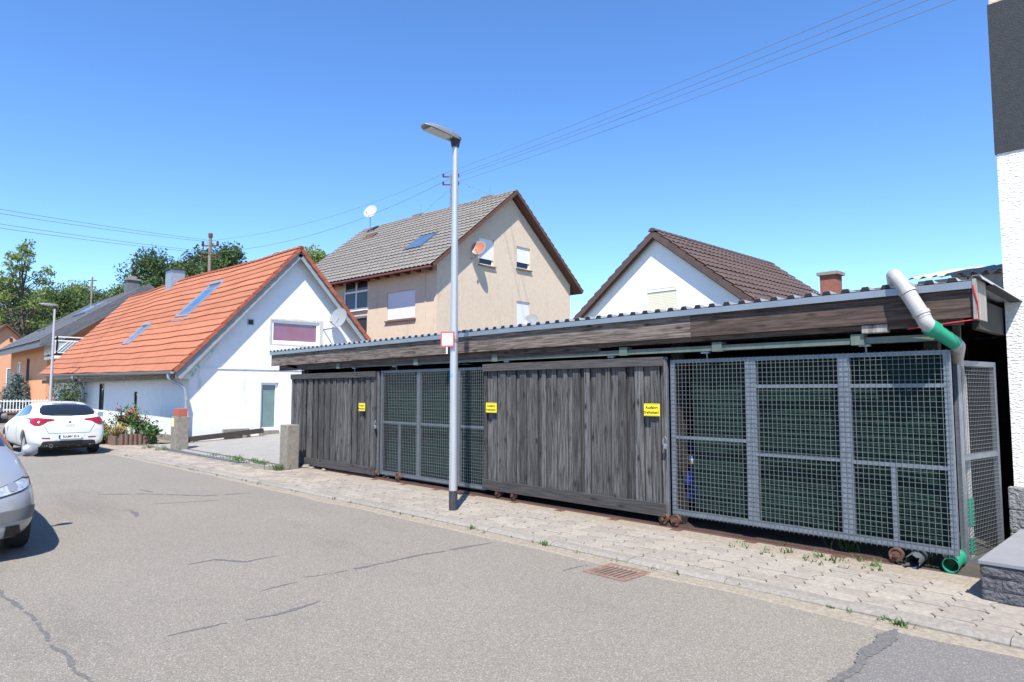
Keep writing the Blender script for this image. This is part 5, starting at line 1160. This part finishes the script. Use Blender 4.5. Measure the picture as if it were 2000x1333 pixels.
# distant wood as one mass behind them
rg = random.Random(5); pts = []
for k in range(330):
    px = rg.uniform(-160, 330); D = rg.uniform(104, 125); r = (px - 1000) / 1333 * D; c = Vector((-.716 * D + .698 * r, .698 * D + .716 * r, rg.uniform(2, 11.5)))
    for i in range(90): pts.append(c + Vector((rg.gauss(0, 1), rg.gauss(0, 1), rg.gauss(0, .8))).normalized() * 2.6 * rg.random() ** .4)
o = link('distant_wood', leaf_mesh(pts, .36, 'distant_wood', 'leaf_dark', rg)); tag(o, 'dense distant wood closing the view at the far left', 'wood', kind='stuff')
# blue spruce
sx, sy = -52.6, 7.75
sp_ = root('blue_spruce', (sx, sy, 0), 'blue-grey conical spruce in front of the orange house', 'tree')
part(MB().tube([(0, 0, 0), (0, 0, 2.7)], .10, 8, r1=.02), 'trunk', 'bark', sp_, True, local=True)
rg = random.Random(9); vs = []; fs = []
for lv in range(26):
    z = .15 + 2.62 * lv / 26; L_ = 1.55 * (1 - lv / 27) ** .85 + .1; nb_ = 16
    for b in range(nb_):
        a = 2 * math.pi * (b + rg.random()) / nb_; ln = L_ * rg.uniform(.75, 1.1); d = Vector((math.cos(a), math.sin(a), 0))
        for s in range(int(ln / .065)):
            t = s * .065; p = d * t + Vector((0, 0, z + .10 * t - .12 * t * t))
            for q in range(3):
                e = (d * rg.uniform(.2, 1) + Vector((rg.gauss(0, .7), rg.gauss(0, .7), rg.gauss(.15, .5)))).normalized() * rg.uniform(.10, .18); w_ = e.cross(Vector((rg.gauss(0, 1), rg.gauss(0, 1), 1))).normalized() * .026
                n = len(vs); vs += [tuple(p - w_), tuple(p + w_), tuple(p + e)]; fs.append((n, n + 1, n + 2))
mb = MB(); mb.v = vs; mb.f = fs; link('foliage', mesh_of(mb, 'foliage', 'spruce', False, False), sp_)
# climbing rose by the house front
rs_ = root('rose_bush', (-35.6, 7.2, 0), 'climbing rose with pale pink blossoms against the white house front', 'shrub')
rg = random.Random(21); st = MB(); pts = []; bl_ = []
for k in range(15):
    a = Vector((rg.uniform(-.8, .8), rg.uniform(-.2, .2), 0)); b = a + Vector((rg.uniform(-1.2, 1.6), rg.uniform(-.5, .2), rg.uniform(1.3, 2.25))); m_ = a.lerp(b, .5) + Vector((0, 0, .25)); st.tube([a, m_, b], [.018, .012, .004], 5)
    for i in range(95): t = rg.uniform(.25, 1); q = (a.lerp(m_, t * 2) if t < .5 else m_.lerp(b, t * 2 - 1)); pts.append(q + Vector((rg.gauss(0, .16), rg.gauss(0, .13), rg.gauss(0, .16))))
    if k < 8: bl_.append(b + Vector((0, -.08, -.05)))
part(st, 'stems', 'bark', rs_, local=True); link('foliage', leaf_mesh(pts, .062, 'foliage', 'leaf_dark', rg), rs_)
def blossom(c, r, m, parent, rg):
    mb = MB()
    for k in range(5):
        a = 2 * math.pi * k / 5 + rg.random(); d = Vector((math.cos(a), math.sin(a), 0)); n = Vector((-d.y, d.x, 0)); mb.add([c, c + d * r * .6 + n * r * .5 + Vector((0, 0, r * .35)), c + d * r + Vector((0, 0, r * .6)), c + d * r * .6 - n * r * .5 + Vector((0, 0, r * .35))], [(0, 1, 2, 3)])
    link('blossom', mesh_of(mb, 'blossom', m, False, False), parent)
for c in bl_: blossom(c, .085, 'petal_white', rs_, rg)
# flower bed with palisades and poppies
fb = root('flower_bed', (-24.3, 6.3, 0), 'small bed edged with red-brown concrete palisades by the white house', 'flower bed')
part(MB().box(-25.6, 5.85, .02, -22.75, 6.95, .22), 'soil', 'earth', fb)
for k in range(7): part(MB().tube([(-22.70, 5.95 + k * .125, 0), (-22.70, 5.95 + k * .125, .36)], .062, 8), 'palisade', 'hedge_wall', fb, True)
for k in range(20): part(MB().tube([(-22.80 - k * .125, 5.80, 0), (-22.80 - k * .125, 5.80, .30)], .062, 8), 'palisade', 'hedge_wall', fb, True)
def plant(name, loc, lab, cat, seed, n, h, sp, m, leaf, flowers=0, fm='petal_red', grp=None, blades=False):
    rg = random.Random(seed); t = root(name, loc, lab, cat, grp); st = MB(); pts = []; fl = []
    for k in range(n):
        a = rg.uniform(0, 6.28); b = Vector((math.cos(a) * sp * rg.uniform(.2, 1), math.sin(a) * sp * rg.uniform(.2, 1), h * rg.uniform(.6, 1.1))); mid = b * .5 + Vector((0, 0, h * .14))
        if blades:
            w_ = Vector((-math.sin(a), math.cos(a), 0)) * .016; e = b + Vector((math.cos(a) * sp * .5, math.sin(a) * sp * .5, -h * .25)); st.add([-w_, w_, b * .6 + w_, b * .6 - w_, b + w_ * .8, b - w_ * .8, e], [(0, 1, 2, 3), (3, 2, 4, 5), (5, 4, 6)])
        else:
            st.tube([(0, 0, 0), mid, b], [.006, .005, .003], 4)
            for i in range(26): q = (mid * (rg.random() * 2) if rg.random() < .5 else mid.lerp(b, rg.random() * .9)); pts.append(q + Vector((rg.gauss(0, .07), rg.gauss(0, .07), rg.gauss(0, .06))))
        if k < flowers: fl.append(b + Vector((0, 0, .03)))
    part(st, 'leaves' if blades else 'stems', m, t, local=True)
    if pts: link('foliage', leaf_mesh(pts, leaf, 'foliage', m, rg), t)
    for c in fl: blossom(c, .085, fm, t, rg)
pg = 'plants in the bed by the white house'
plant('lily_clump', (-25.1, 5.75, .1), 'yellow-green clump of strap leaves behind the white car', 'plant', 1, 60, .52, .45, 'leaf_lily', .05, grp=pg, blades=True)
plant('poppy_plant', (-24.5, 5.75, .1), 'dense green poppy with red flowers low beside the lily clump', 'plant', 2, 34, .50, .45, 'leaf_garden', .05, 7, grp=pg)
plant('poppy_plant', (-24.0, 6.3, .15), 'tall poppy with a cluster of red flowers in the middle of the bed', 'plant', 3, 34, .80, .42, 'leaf_garden', .045, 16, grp=pg)
plant('poppy_plant', (-23.2, 6.5, .15), 'poppy with a few red flowers at the right of the bed', 'plant', 4, 26, .66, .34, 'leaf_garden', .045, 5, grp=pg)
plant('green_shrub', (-22.75, 6.75, .05), 'small leafy green shrub at the right end of the bed', 'plant', 5, 30, .50, .28, 'leaf_garden', .055, grp=pg)
plant('dry_grass_clump', (-23.35, 5.95, .2), 'straw-coloured drooping grass clump over the palisades', 'plant', 6, 60, .45, .42, 'straw', .05, grp=pg, blades=True)
plant('creeping_plant', (-23.7, 5.55, .0), 'low green plant spilling over the palisades onto the pavement', 'plant', 7, 26, .34, .42, 'leaf_garden', .05, grp=pg)
plant('tall_fennel', (-24.6, 6.7, .1), 'tall thin wispy stems rising against the white wall', 'plant', 8, 9, 1.15, .35, 'leaf_lily', .03, grp=pg)
# weeds
rg = random.Random(3); vs = []; fs = []
def tuft(x, y, z, n, h):
    for k in range(n):
        a = rg.uniform(0, 6.28); l = h * rg.uniform(.5, 1.2); b = Vector((x + rg.gauss(0, .5) * h, y + rg.gauss(0, .5) * h, z)); d = Vector((math.cos(a) * .7, math.sin(a) * .7, 1)).normalized() * l; w_ = Vector((-math.sin(a), math.cos(a), 0)) * .006; e = Vector((math.cos(a), math.sin(a), 0)) * l * .4
        i = len(vs); vs.extend([tuple(b - w_), tuple(b + w_), tuple(b + d + w_ * .7), tuple(b + d - w_ * .7), tuple(b + d * 1.3 + e)]); fs.extend([(i, i + 1, i + 2, i + 3), (i + 3, i + 2, i + 4)])
for i in range(26): tuft(rg.uniform(-3.6, -2.1), 6.55 + abs(rg.gauss(0, .22)), .04, rg.randint(2, 5), rg.uniform(.02, .05))
for q in ((-2.75, 6.85), (-2.6, 6.8), (-2.42, 6.95), (-2.25, 6.85), (-3.05, 6.8)): tuft(*q, .04, 13, .06)
for i in range(34): tuft(-15.8 + rg.gauss(0, .75), 6.66 + rg.gauss(0, .09), .035, 12, rg.uniform(.05, .10))
for i in range(14): tuft(-20.5 + rg.gauss(0, .6), 6.3 + rg.gauss(0, .15), .035, 10, rg.uniform(.05, .12))
for i in range(7): tuft(-13.45 + rg.gauss(0, .15), 6.45, .035, 12, .12)
for i in range(60):
    x = rg.uniform(-20, -.8); tuft(x, ky(x) - .02 + rg.gauss(0, .02), .004, rg.randint(2, 6), rg.uniform(.02, .05))
for q in ((-1.62, 5.38), (-5.05, 5.42), (-6.25, 5.42)): tuft(*q, .01, 20, .045)
for i in range(12): tuft(rg.uniform(-2.9, -1.9), 7.3 + rg.random() * .5, .035, 8, .12)
mb = MB(); mb.v = vs; mb.f = fs; o = link('weeds', mesh_of(mb, 'weeds', 'leaf_garden', False, False)); tag(o, 'small green weeds and grass tufts in the paving and kerb joints', 'weeds', kind='stuff')
# loose stones under the gates at the left
for k, (x, y, s) in enumerate(((-13.35, 7.0, .10), (-13.1, 6.98, .07), (-12.7, 7.05, .06))):
    mb = MB(); M = Matrix.Translation((x, y, .03 + s * .4)); mb.lathe([(0, -s * .4), (s * .8, -s * .35), (s, 0), (s * .7, s * .4), (0, s * .45)], 7, M); thing(mb, 'stone', 'old_concrete', (x, y, .03), ('largest', 'middle', 'smallest')[k] + ' of the loose stones at the left end of the rail', 'stone')

# ================================================================ CARS
def car_body(stations, wheels, wr):
    rings = []
    for (x, zb, zt, ym, zbelt, yb, yr) in stations:
        half_ = [(0, zb), (ym * .8, zb), (ym - .04, zb + .10), (ym, zb + (zbelt - zb) * .45), (ym - .012, zbelt - (zbelt - zb) * .22), (yb, zbelt), (yb - (yb - yr) * .5, zbelt + (zt - zbelt) * .52), (yr, zt - .055 * min(1, (zt - zbelt) * 4)), (yr * .7, zt - .014), (0, zt)]
        rings.append([(x, y, z) for y, z in half_] + [(x, -y, z) for y, z in half_[-2:0:-1]])
    n = len(rings[0]); mb = MB(); mb.v = [p for r in rings for p in r]
    mb.f = [(i * n + k, i * n + (k + 1) % n, (i + 1) * n + (k + 1) % n, (i + 1) * n + k) for i in range(len(rings) - 1) for k in range(n)] + [tuple(range(n)), tuple(range((len(rings) - 1) * n, len(rings) * n))]
    me = mesh_of(mb, 'tmp', 'car_white'); o = link('tmp', me); sb = o.modifiers.new('s', 'SUBSURF'); sb.levels = sb.render_levels = 3
    cut = MB()
    for wx in wheels:
        for s in (-1, 1): cut.tube([(wx, s * .52, wr + .02), (wx, s * 1.2, wr + .02)], wr + .055, 28)
    oc = link('cut', mesh_of(cut, 'cut', 'black')); bo = o.modifiers.new('b', 'BOOLEAN'); bo.object = oc; bo.operation = 'DIFFERENCE'; bo.solver = 'EXACT'
    dg = bpy.context.evaluated_depsgraph_get(); dg.update(); out = bpy.data.meshes.new_from_object(o.evaluated_get(dg))
    bpy.data.objects.remove(o); bpy.data.objects.remove(oc)
    bm = bmesh.new(); bm.from_mesh(out); bvh = BVHTree.FromBMesh(bm); bm.free()
    return out, bvh
def patch(bvh, poly, axis, side, off=.006, sub=4):
    """polygon drawn in the plane facing `axis`, laid onto the body surface"""
    bm = bmesh.new(); vs = []
    for (a, b) in poly: vs.append(bm.verts.new((0, a, b) if axis == 'x' else (a, 0, b)))
    bm.faces.new(vs); bmesh.ops.triangulate(bm, faces=bm.faces); 
    for _ in range(sub):
        long_ = [e for e in bm.edges if e.calc_length() > .05]
        if not long_: break
        bmesh.ops.subdivide_edges(bm, edges=long_, cuts=1); bmesh.ops.triangulate(bm, faces=bm.faces)
    mb = MB()
    for v in bm.verts:
        if axis == 'x': o, d = Vector((side * 4, v.co.y, v.co.z)), Vector((-side, 0, 0))
        else: o, d = Vector((v.co.x, side * 3, v.co.z)), Vector((0, -side, 0))
        h, nrm, i, dist = bvh.ray_cast(o, d)
        if h is None: h, nrm, i, dist = bvh.find_nearest(Vector((side * 1.9 if axis == 'x' else v.co.x, v.co.y if axis == 'x' else side * .8, v.co.z)))
        if nrm.dot(d) > 0: nrm = -nrm
        mb.v.append(tuple(h + nrm * off))
    bm.verts.index_update(); mb.f = [tuple(v.index for v in f.verts) for f in bm.faces]; bm.free(); return mb
def wheel(parent, x, s, wr, y):
    M = Matrix.Translation((x, s * y, wr)) @ Matrix.Rotation(R(-90 * s), 4, 'X')
    w = part(MB().lathe([(wr * .62, -.20), (wr * .9, -.20), (wr, -.17), (wr, -.03), (wr * .93, .0), (wr * .66, .005), (wr * .62, -.02), (wr * .62, -.2)], 32, M), 'wheel', 'rubber', parent, True, local=True)
    rm = MB().lathe([(wr * .66, -.0), (wr * .60, -.012), (wr * .58, -.05), (0, -.06)], 32, M)
    for k in range(7):
        a = 2 * math.pi * k / 7; c, sn = math.cos(a), math.sin(a); q = lambda r, t, h: tuple(M @ Vector((r * c - t * sn, r * sn + t * c, h)))
        rm.add([q(.03, -.03, -.02), q(wr * .62, -.022, -.008), q(wr * .62, .022, -.008), q(.03, .03, -.02), q(.03, -.03, -.05), q(wr * .62, -.022, -.05), q(wr * .62, .022, -.05), q(.03, .03, -.05)], [(0, 1, 2, 3), (0, 1, 5, 4), (2, 3, 7, 6), (1, 2, 6, 5)])
    rm.lathe([(.05, -.01), (.045, -.004), (0, -.003)], 14, M); link('rim', mesh_of(rm, 'rim', 'rim', True), w)
    link('brake', mesh_of(MB().lathe([(wr * .5, -.065), (0, -.064)], 20, M), 'brake', 'lamp_foot'), w)

# white hatchback seen from behind
WC = root('parked_car', (-22.45, 4.10, 0), 'white hatchback parked at the kerb, seen from behind', 'car', 'parked cars', rz=R(181.5)); WC.scale = (.95, .95, .95)
st = [(2.14, .27, .60, .55, .55, .5, .35), (2.02, .21, .72, .78, .64, .70, .5), (1.72, .18, .84, .87, .74, .80, .55), (1.1, .18, .96, .895, .86, .83, .6), (.78, .18, 1.02, .90, .92, .84, .62), (.3, .18, 1.27, .90, .95, .84, .62), (-.1, .18, 1.42, .90, .97, .84, .60), (-.6, .18, 1.462, .90, .98, .84, .60),
      (-1.15, .18, 1.452, .90, 1.0, .835, .585), (-1.58, .20, 1.40, .90, 1.02, .82, .57), (-1.82, .22, 1.28, .895, 1.02, .80, .57), (-1.99, .24, 1.10, .87, .98, .77, .57), (-2.09, .26, .98, .82, .90, .73, .52), (-2.15, .30, .86, .74, .80, .66, .48)]
body, bvh = car_body(st, (1.30, -1.334), .315)
def car_common(t, body, bvh, paint, xw, wr, yw):
    body.name = 'body'; body.materials.clear(); body.materials.append(MATS[paint]); body.polygons.foreach_set('use_smooth', [True] * len(body.polygons)); body.set_sharp_from_angle(angle=R(35)); link('body', body, t)
    for x in xw:
        for s in (-1, 1): wheel(t, x, s, wr, yw)
    part(MB().box(-1.7, -.70, .17, 1.7, .70, .32), 'underbody', 'black', t, local=True)
car_common(WC, body, bvh, 'car_white', (1.30, -1.334), .315, .865)
P_ = lambda poly, ax, sd, name, m, off=.006: part(patch(bvh, poly, ax, sd, off), name, m, WC, True, local=True)
mir = lambda poly: [(-a, b) for a, b in poly][::-1]
P_([(-.60, 1.10), (-.40, 1.075), (0, 1.065), (.40, 1.075), (.60, 1.10), (.64, 1.16), (.60, 1.27), (.52, 1.345), (.25, 1.37), (0, 1.375), (-.25, 1.37), (-.52, 1.345), (-.60, 1.27), (-.64, 1.16)], 'x', -1, 'rear_window', 'car_glass')
lt = [(.34, .945), (.50, .925), (.58, .875), (.68, .825), (.78, .82), (.835, .87), (.85, .95), (.82, 1.01), (.70, 1.025), (.55, 1.005), (.36, .985)]
P_(lt, 'x', -1, 'tail_light', 'tail_red', .010); P_(mir(lt), 'x', -1, 'tail_light', 'tail_red', .010)
P_([(-.66, .245), (-.5, .225), (.5, .225), (.66, .245), (.60, .40), (.52, .415), (-.52, .415), (-.60, .40)], 'x', -1, 'rear_diffuser', 'black_plastic')
rf2 = [(.44, .475), (.62, .485), (.62, .51), (.44, .505)]
P_(rf2, 'x', -1, 'reflector', 'tail_red'); P_(mir(rf2), 'x', -1, 'reflector', 'tail_red')
P_([(-.33, .435), (.33, .435), (.36, .60), (-.36, .60)], 'x', -1, 'plate_recess', 'car_white', .004)
pxx = -2.185
npl = part(MB().box(pxx - .012, -.26, .465, pxx, .26, .575), 'number_plate', 'plate_white', WC, local=True)
link('euro_band', mesh_of(MB().box(pxx - .0145, .215, .467, pxx - .0122, .259, .573), 'euro_band', 'plate_blue'), npl)
link('lettering', mesh_of(text_mb('RA:MV 814', .098, lambda u, v: (pxx - .0140, -u * .86 - .024, .519 + v), True, .95), 'lettering', 'sign_text'), npl)
em = part(MB().lathe([(0, .012), (.030, .010), (.038, .0)], 20, Matrix.Translation((-2.125, 0, .905)) @ Matrix.Rotation(R(-90), 4, 'Y')), 'emblem', 'emblem', WC, True, local=True)
part(text_mb('Giulietta', .062, lambda u, v: (-2.158, -u, .832 + v)), 'badge_lettering', 'chrome', WC, local=True)
part(MB().tube([(-2.11, .42, .295), (-2.20, .42, .29)], .045, 14), 'exhaust', 'chrome', WC, True, local=True)
part(MB().tube([(-2.201, .42, .29), (-2.203, .42, .29)], .037, 14), 'exhaust_opening', 'black', WC, local=True)
part(MB().tube([(-2.02, -.05, 1.085), (-1.985, .2, 1.10), (-1.965, .34, 1.115)], .011, 6), 'wiper', 'black_plastic', WC, local=True)
for s in (-1, 1):
    q = [(.60, .868), (.608, .868), (.475, .612), (.467, .612)]; P_(q if s > 0 else mir(q), 'x', -1, 'tailgate_seam', 'dark_matt', .003)
P_([(-.467, .612), (.467, .612), (.467, .619), (-.467, .619)], 'x', -1, 'tailgate_seam', 'dark_matt', .003)
P_([(-.30, 1.385), (.30, 1.385), (.28, 1.40), (-.28, 1.40)], 'x', -1, 'brake_light', 'tail_red', .008)
for s in (-1, 1):
    P_([(.62, .99), (.15, 1.02), (-.45, 1.045), (-.50, 1.34), (-.05, 1.345), (.22, 1.25)], 'y', s, 'side_window', 'car_glass'); P_([(-.54, 1.05), (-1.05, 1.08), (-1.32, 1.14), (-1.15, 1.28), (-.80, 1.345), (-.54, 1.34)], 'y', s, 'side_window', 'car_glass')
    P_([(-.505, .30), (-.49, .30), (-.49, 1.03), (-.505, 1.03)], 'y', s, 'door_seam', 'black', .003); P_([(.72, .30), (.735, .30), (.735, .96), (.72, .96)], 'y', s, 'door_seam', 'black', .003)
    part(MB().box(-.36, s * .895, .86, -.20, s * .92, .885), 'door_handle', 'chrome', WC, local=True, bevel=.006)
    mb = MB().lathe([(0, -.09), (.06, -.08), (.085, -.02), (.08, .04), (.0, .06)], 14, Matrix.Translation((.52, s * 1.00, 1.02)) @ Matrix.Scale(.75, 4, (1, 0, 0)) @ Matrix.Rotation(R(90), 4, 'X')); part(mb, 'wing_mirror', 'car_grey_trim', WC, True, local=True)
    part(MB().bar((.55, s * .84, .98), (.54, s * .95, 1.0), .05, .035), 'mirror_arm', 'car_grey_trim', WC, local=True)
part(MB().tube([(-1.12, 0, 1.45), (-1.26, 0, 1.50)], .010, 6), 'aerial', 'black_plastic', WC, local=True)
# silver car at the left edge, facing the camera
SC = root('parked_car', (-10.27, .655, 0), 'silver car at the left edge, its headlamp and mirror showing', 'car', 'parked cars', rz=R(-1.5))
st2 = [(2.12, .24, .60, .52, .54, .46, .3), (2.05, .20, .70, .74, .62, .66, .45), (1.86, .18, .80, .845, .70, .76, .5), (1.45, .17, .89, .875, .80, .81, .55), (.95, .17, .97, .885, .88, .82, .58), (.70, .17, 1.03, .885, .91, .83, .60), (.2, .17, 1.30, .885, .94, .83, .61), (-.2, .17, 1.43, .885, .96, .83, .60), (-.9, .17, 1.455, .885, .98, .83, .59),
       (-1.5, .19, 1.40, .88, 1.0, .81, .57), (-1.8, .22, 1.20, .86, .98, .78, .56), (-1.98, .26, .98, .80, .88, .72, .5), (-2.06, .32, .84, .68, .76, .6, .42)]
body, bvh = car_body(st2, (1.28, -1.35), .31)
car_common(SC, body, bvh, 'car_silver', (1.28, -1.35), .31, .845)
P_ = lambda poly, ax, sd, name, m, off=.006: part(patch(bvh, poly, ax, sd, off), name, m, SC, True, local=True)
hl = [(.30, .585), (.50, .615), (.70, .655), (.80, .69), (.82, .745), (.74, .765), (.55, .715), (.36, .655)]
for q in (hl, mir(hl)):
    P_(q, 'x', 1, 'headlamp', 'black_plastic', .008); cxq = sum(a for a, b in q) / len(q); czq = sum(b for a, b in q) / len(q)
    P_([(cxq + (a - cxq) * .90, czq + (b - czq) * .84) for a, b in q], 'x', 1, 'headlamp_glass', 'headlamp', .012)
    for fx, rr in ((.30, .048), (.62, .040)):
        qx = q[0][0] + (q[4][0] - q[0][0]) * fx if q is hl else -(hl[0][0] + (hl[4][0] - hl[0][0]) * fx); qz = .615 + .10 * fx
        P_([(qx + rr * 1.15 * math.cos(a * .785), qz + .02 + rr * math.sin(a * .785)) for a in range(8)], 'x', 1, 'reflector', 'rim', .015)
P_([(-.80, .40), (-.4, .37), (.4, .37), (.80, .40), (.82, .51), (.4, .48), (-.4, .48), (-.82, .51)], 'x', 1, 'bumper_strip', 'car_grey_trim', .012)
P_([(-.42, .23), (.42, .23), (.50, .35), (-.50, .35)], 'x', 1, 'lower_grille', 'black', .008)
for s in (-1, 1): P_([(s * .56, .24), (s * .70, .26), (s * .68, .35), (s * .57, .35)], 'x', 1, 'fog_recess', 'black', .008)
P_([(-.30, .54), (.30, .54), (.26, .61), (-.26, .61)], 'x', 1, 'grille', 'black', .008)
part(MB().box(2.118, -.26, .40, 2.13, .26, .51), 'number_plate', 'plate_white', SC, local=True)
P_([(-.70, 1.02), (.70, 1.02), (.60, 1.30), (.52, 1.38), (-.52, 1.38), (-.60, 1.30)], 'x', 1, 'windscreen', 'car_glass')
for s in (-1, 1):
    P_([(.56, .97), (-.45, 1.01), (-.50, 1.33), (-.05, 1.34), (.16, 1.27)], 'y', s, 'side_window', 'car_glass'); P_([(-.54, 1.02), (-1.30, 1.08), (-1.05, 1.30), (-.54, 1.335)], 'y', s, 'side_window', 'car_glass')
    P_([(.80, .55), (1.50, .50), (1.50, .515), (.80, .565)], 'y', s, 'body_crease', 'car_silver', .004)
    mb = MB().lathe([(0, -.12), (.05, -.115), (.085, -.05), (.088, .03), (.06, .09), (0, .10)], 16, Matrix.Translation((.60, s * .925, .965)) @ Matrix.Scale(.8, 4, (1, 0, 0)) @ Matrix.Scale(.85, 4, (0, 0, 1)) @ Matrix.Scale(.72, 4, (0, 1, 0)) @ Matrix.Rotation(R(90), 4, 'X')); part(mb, 'wing_mirror', 'car_silver', SC, True, local=True)
    part(MB().bar((.64, s * .80, .92), (.62, s * .88, .935), .06, .03), 'mirror_arm', 'car_silver', SC, local=True)
    P_([(.78, .25), (.79, .25), (.79, .90), (.78, .90)], 'y', s, 'door_seam', 'black', .003)

for o in bpy.data.objects:
    if '_rz' in o: del o['_rz']
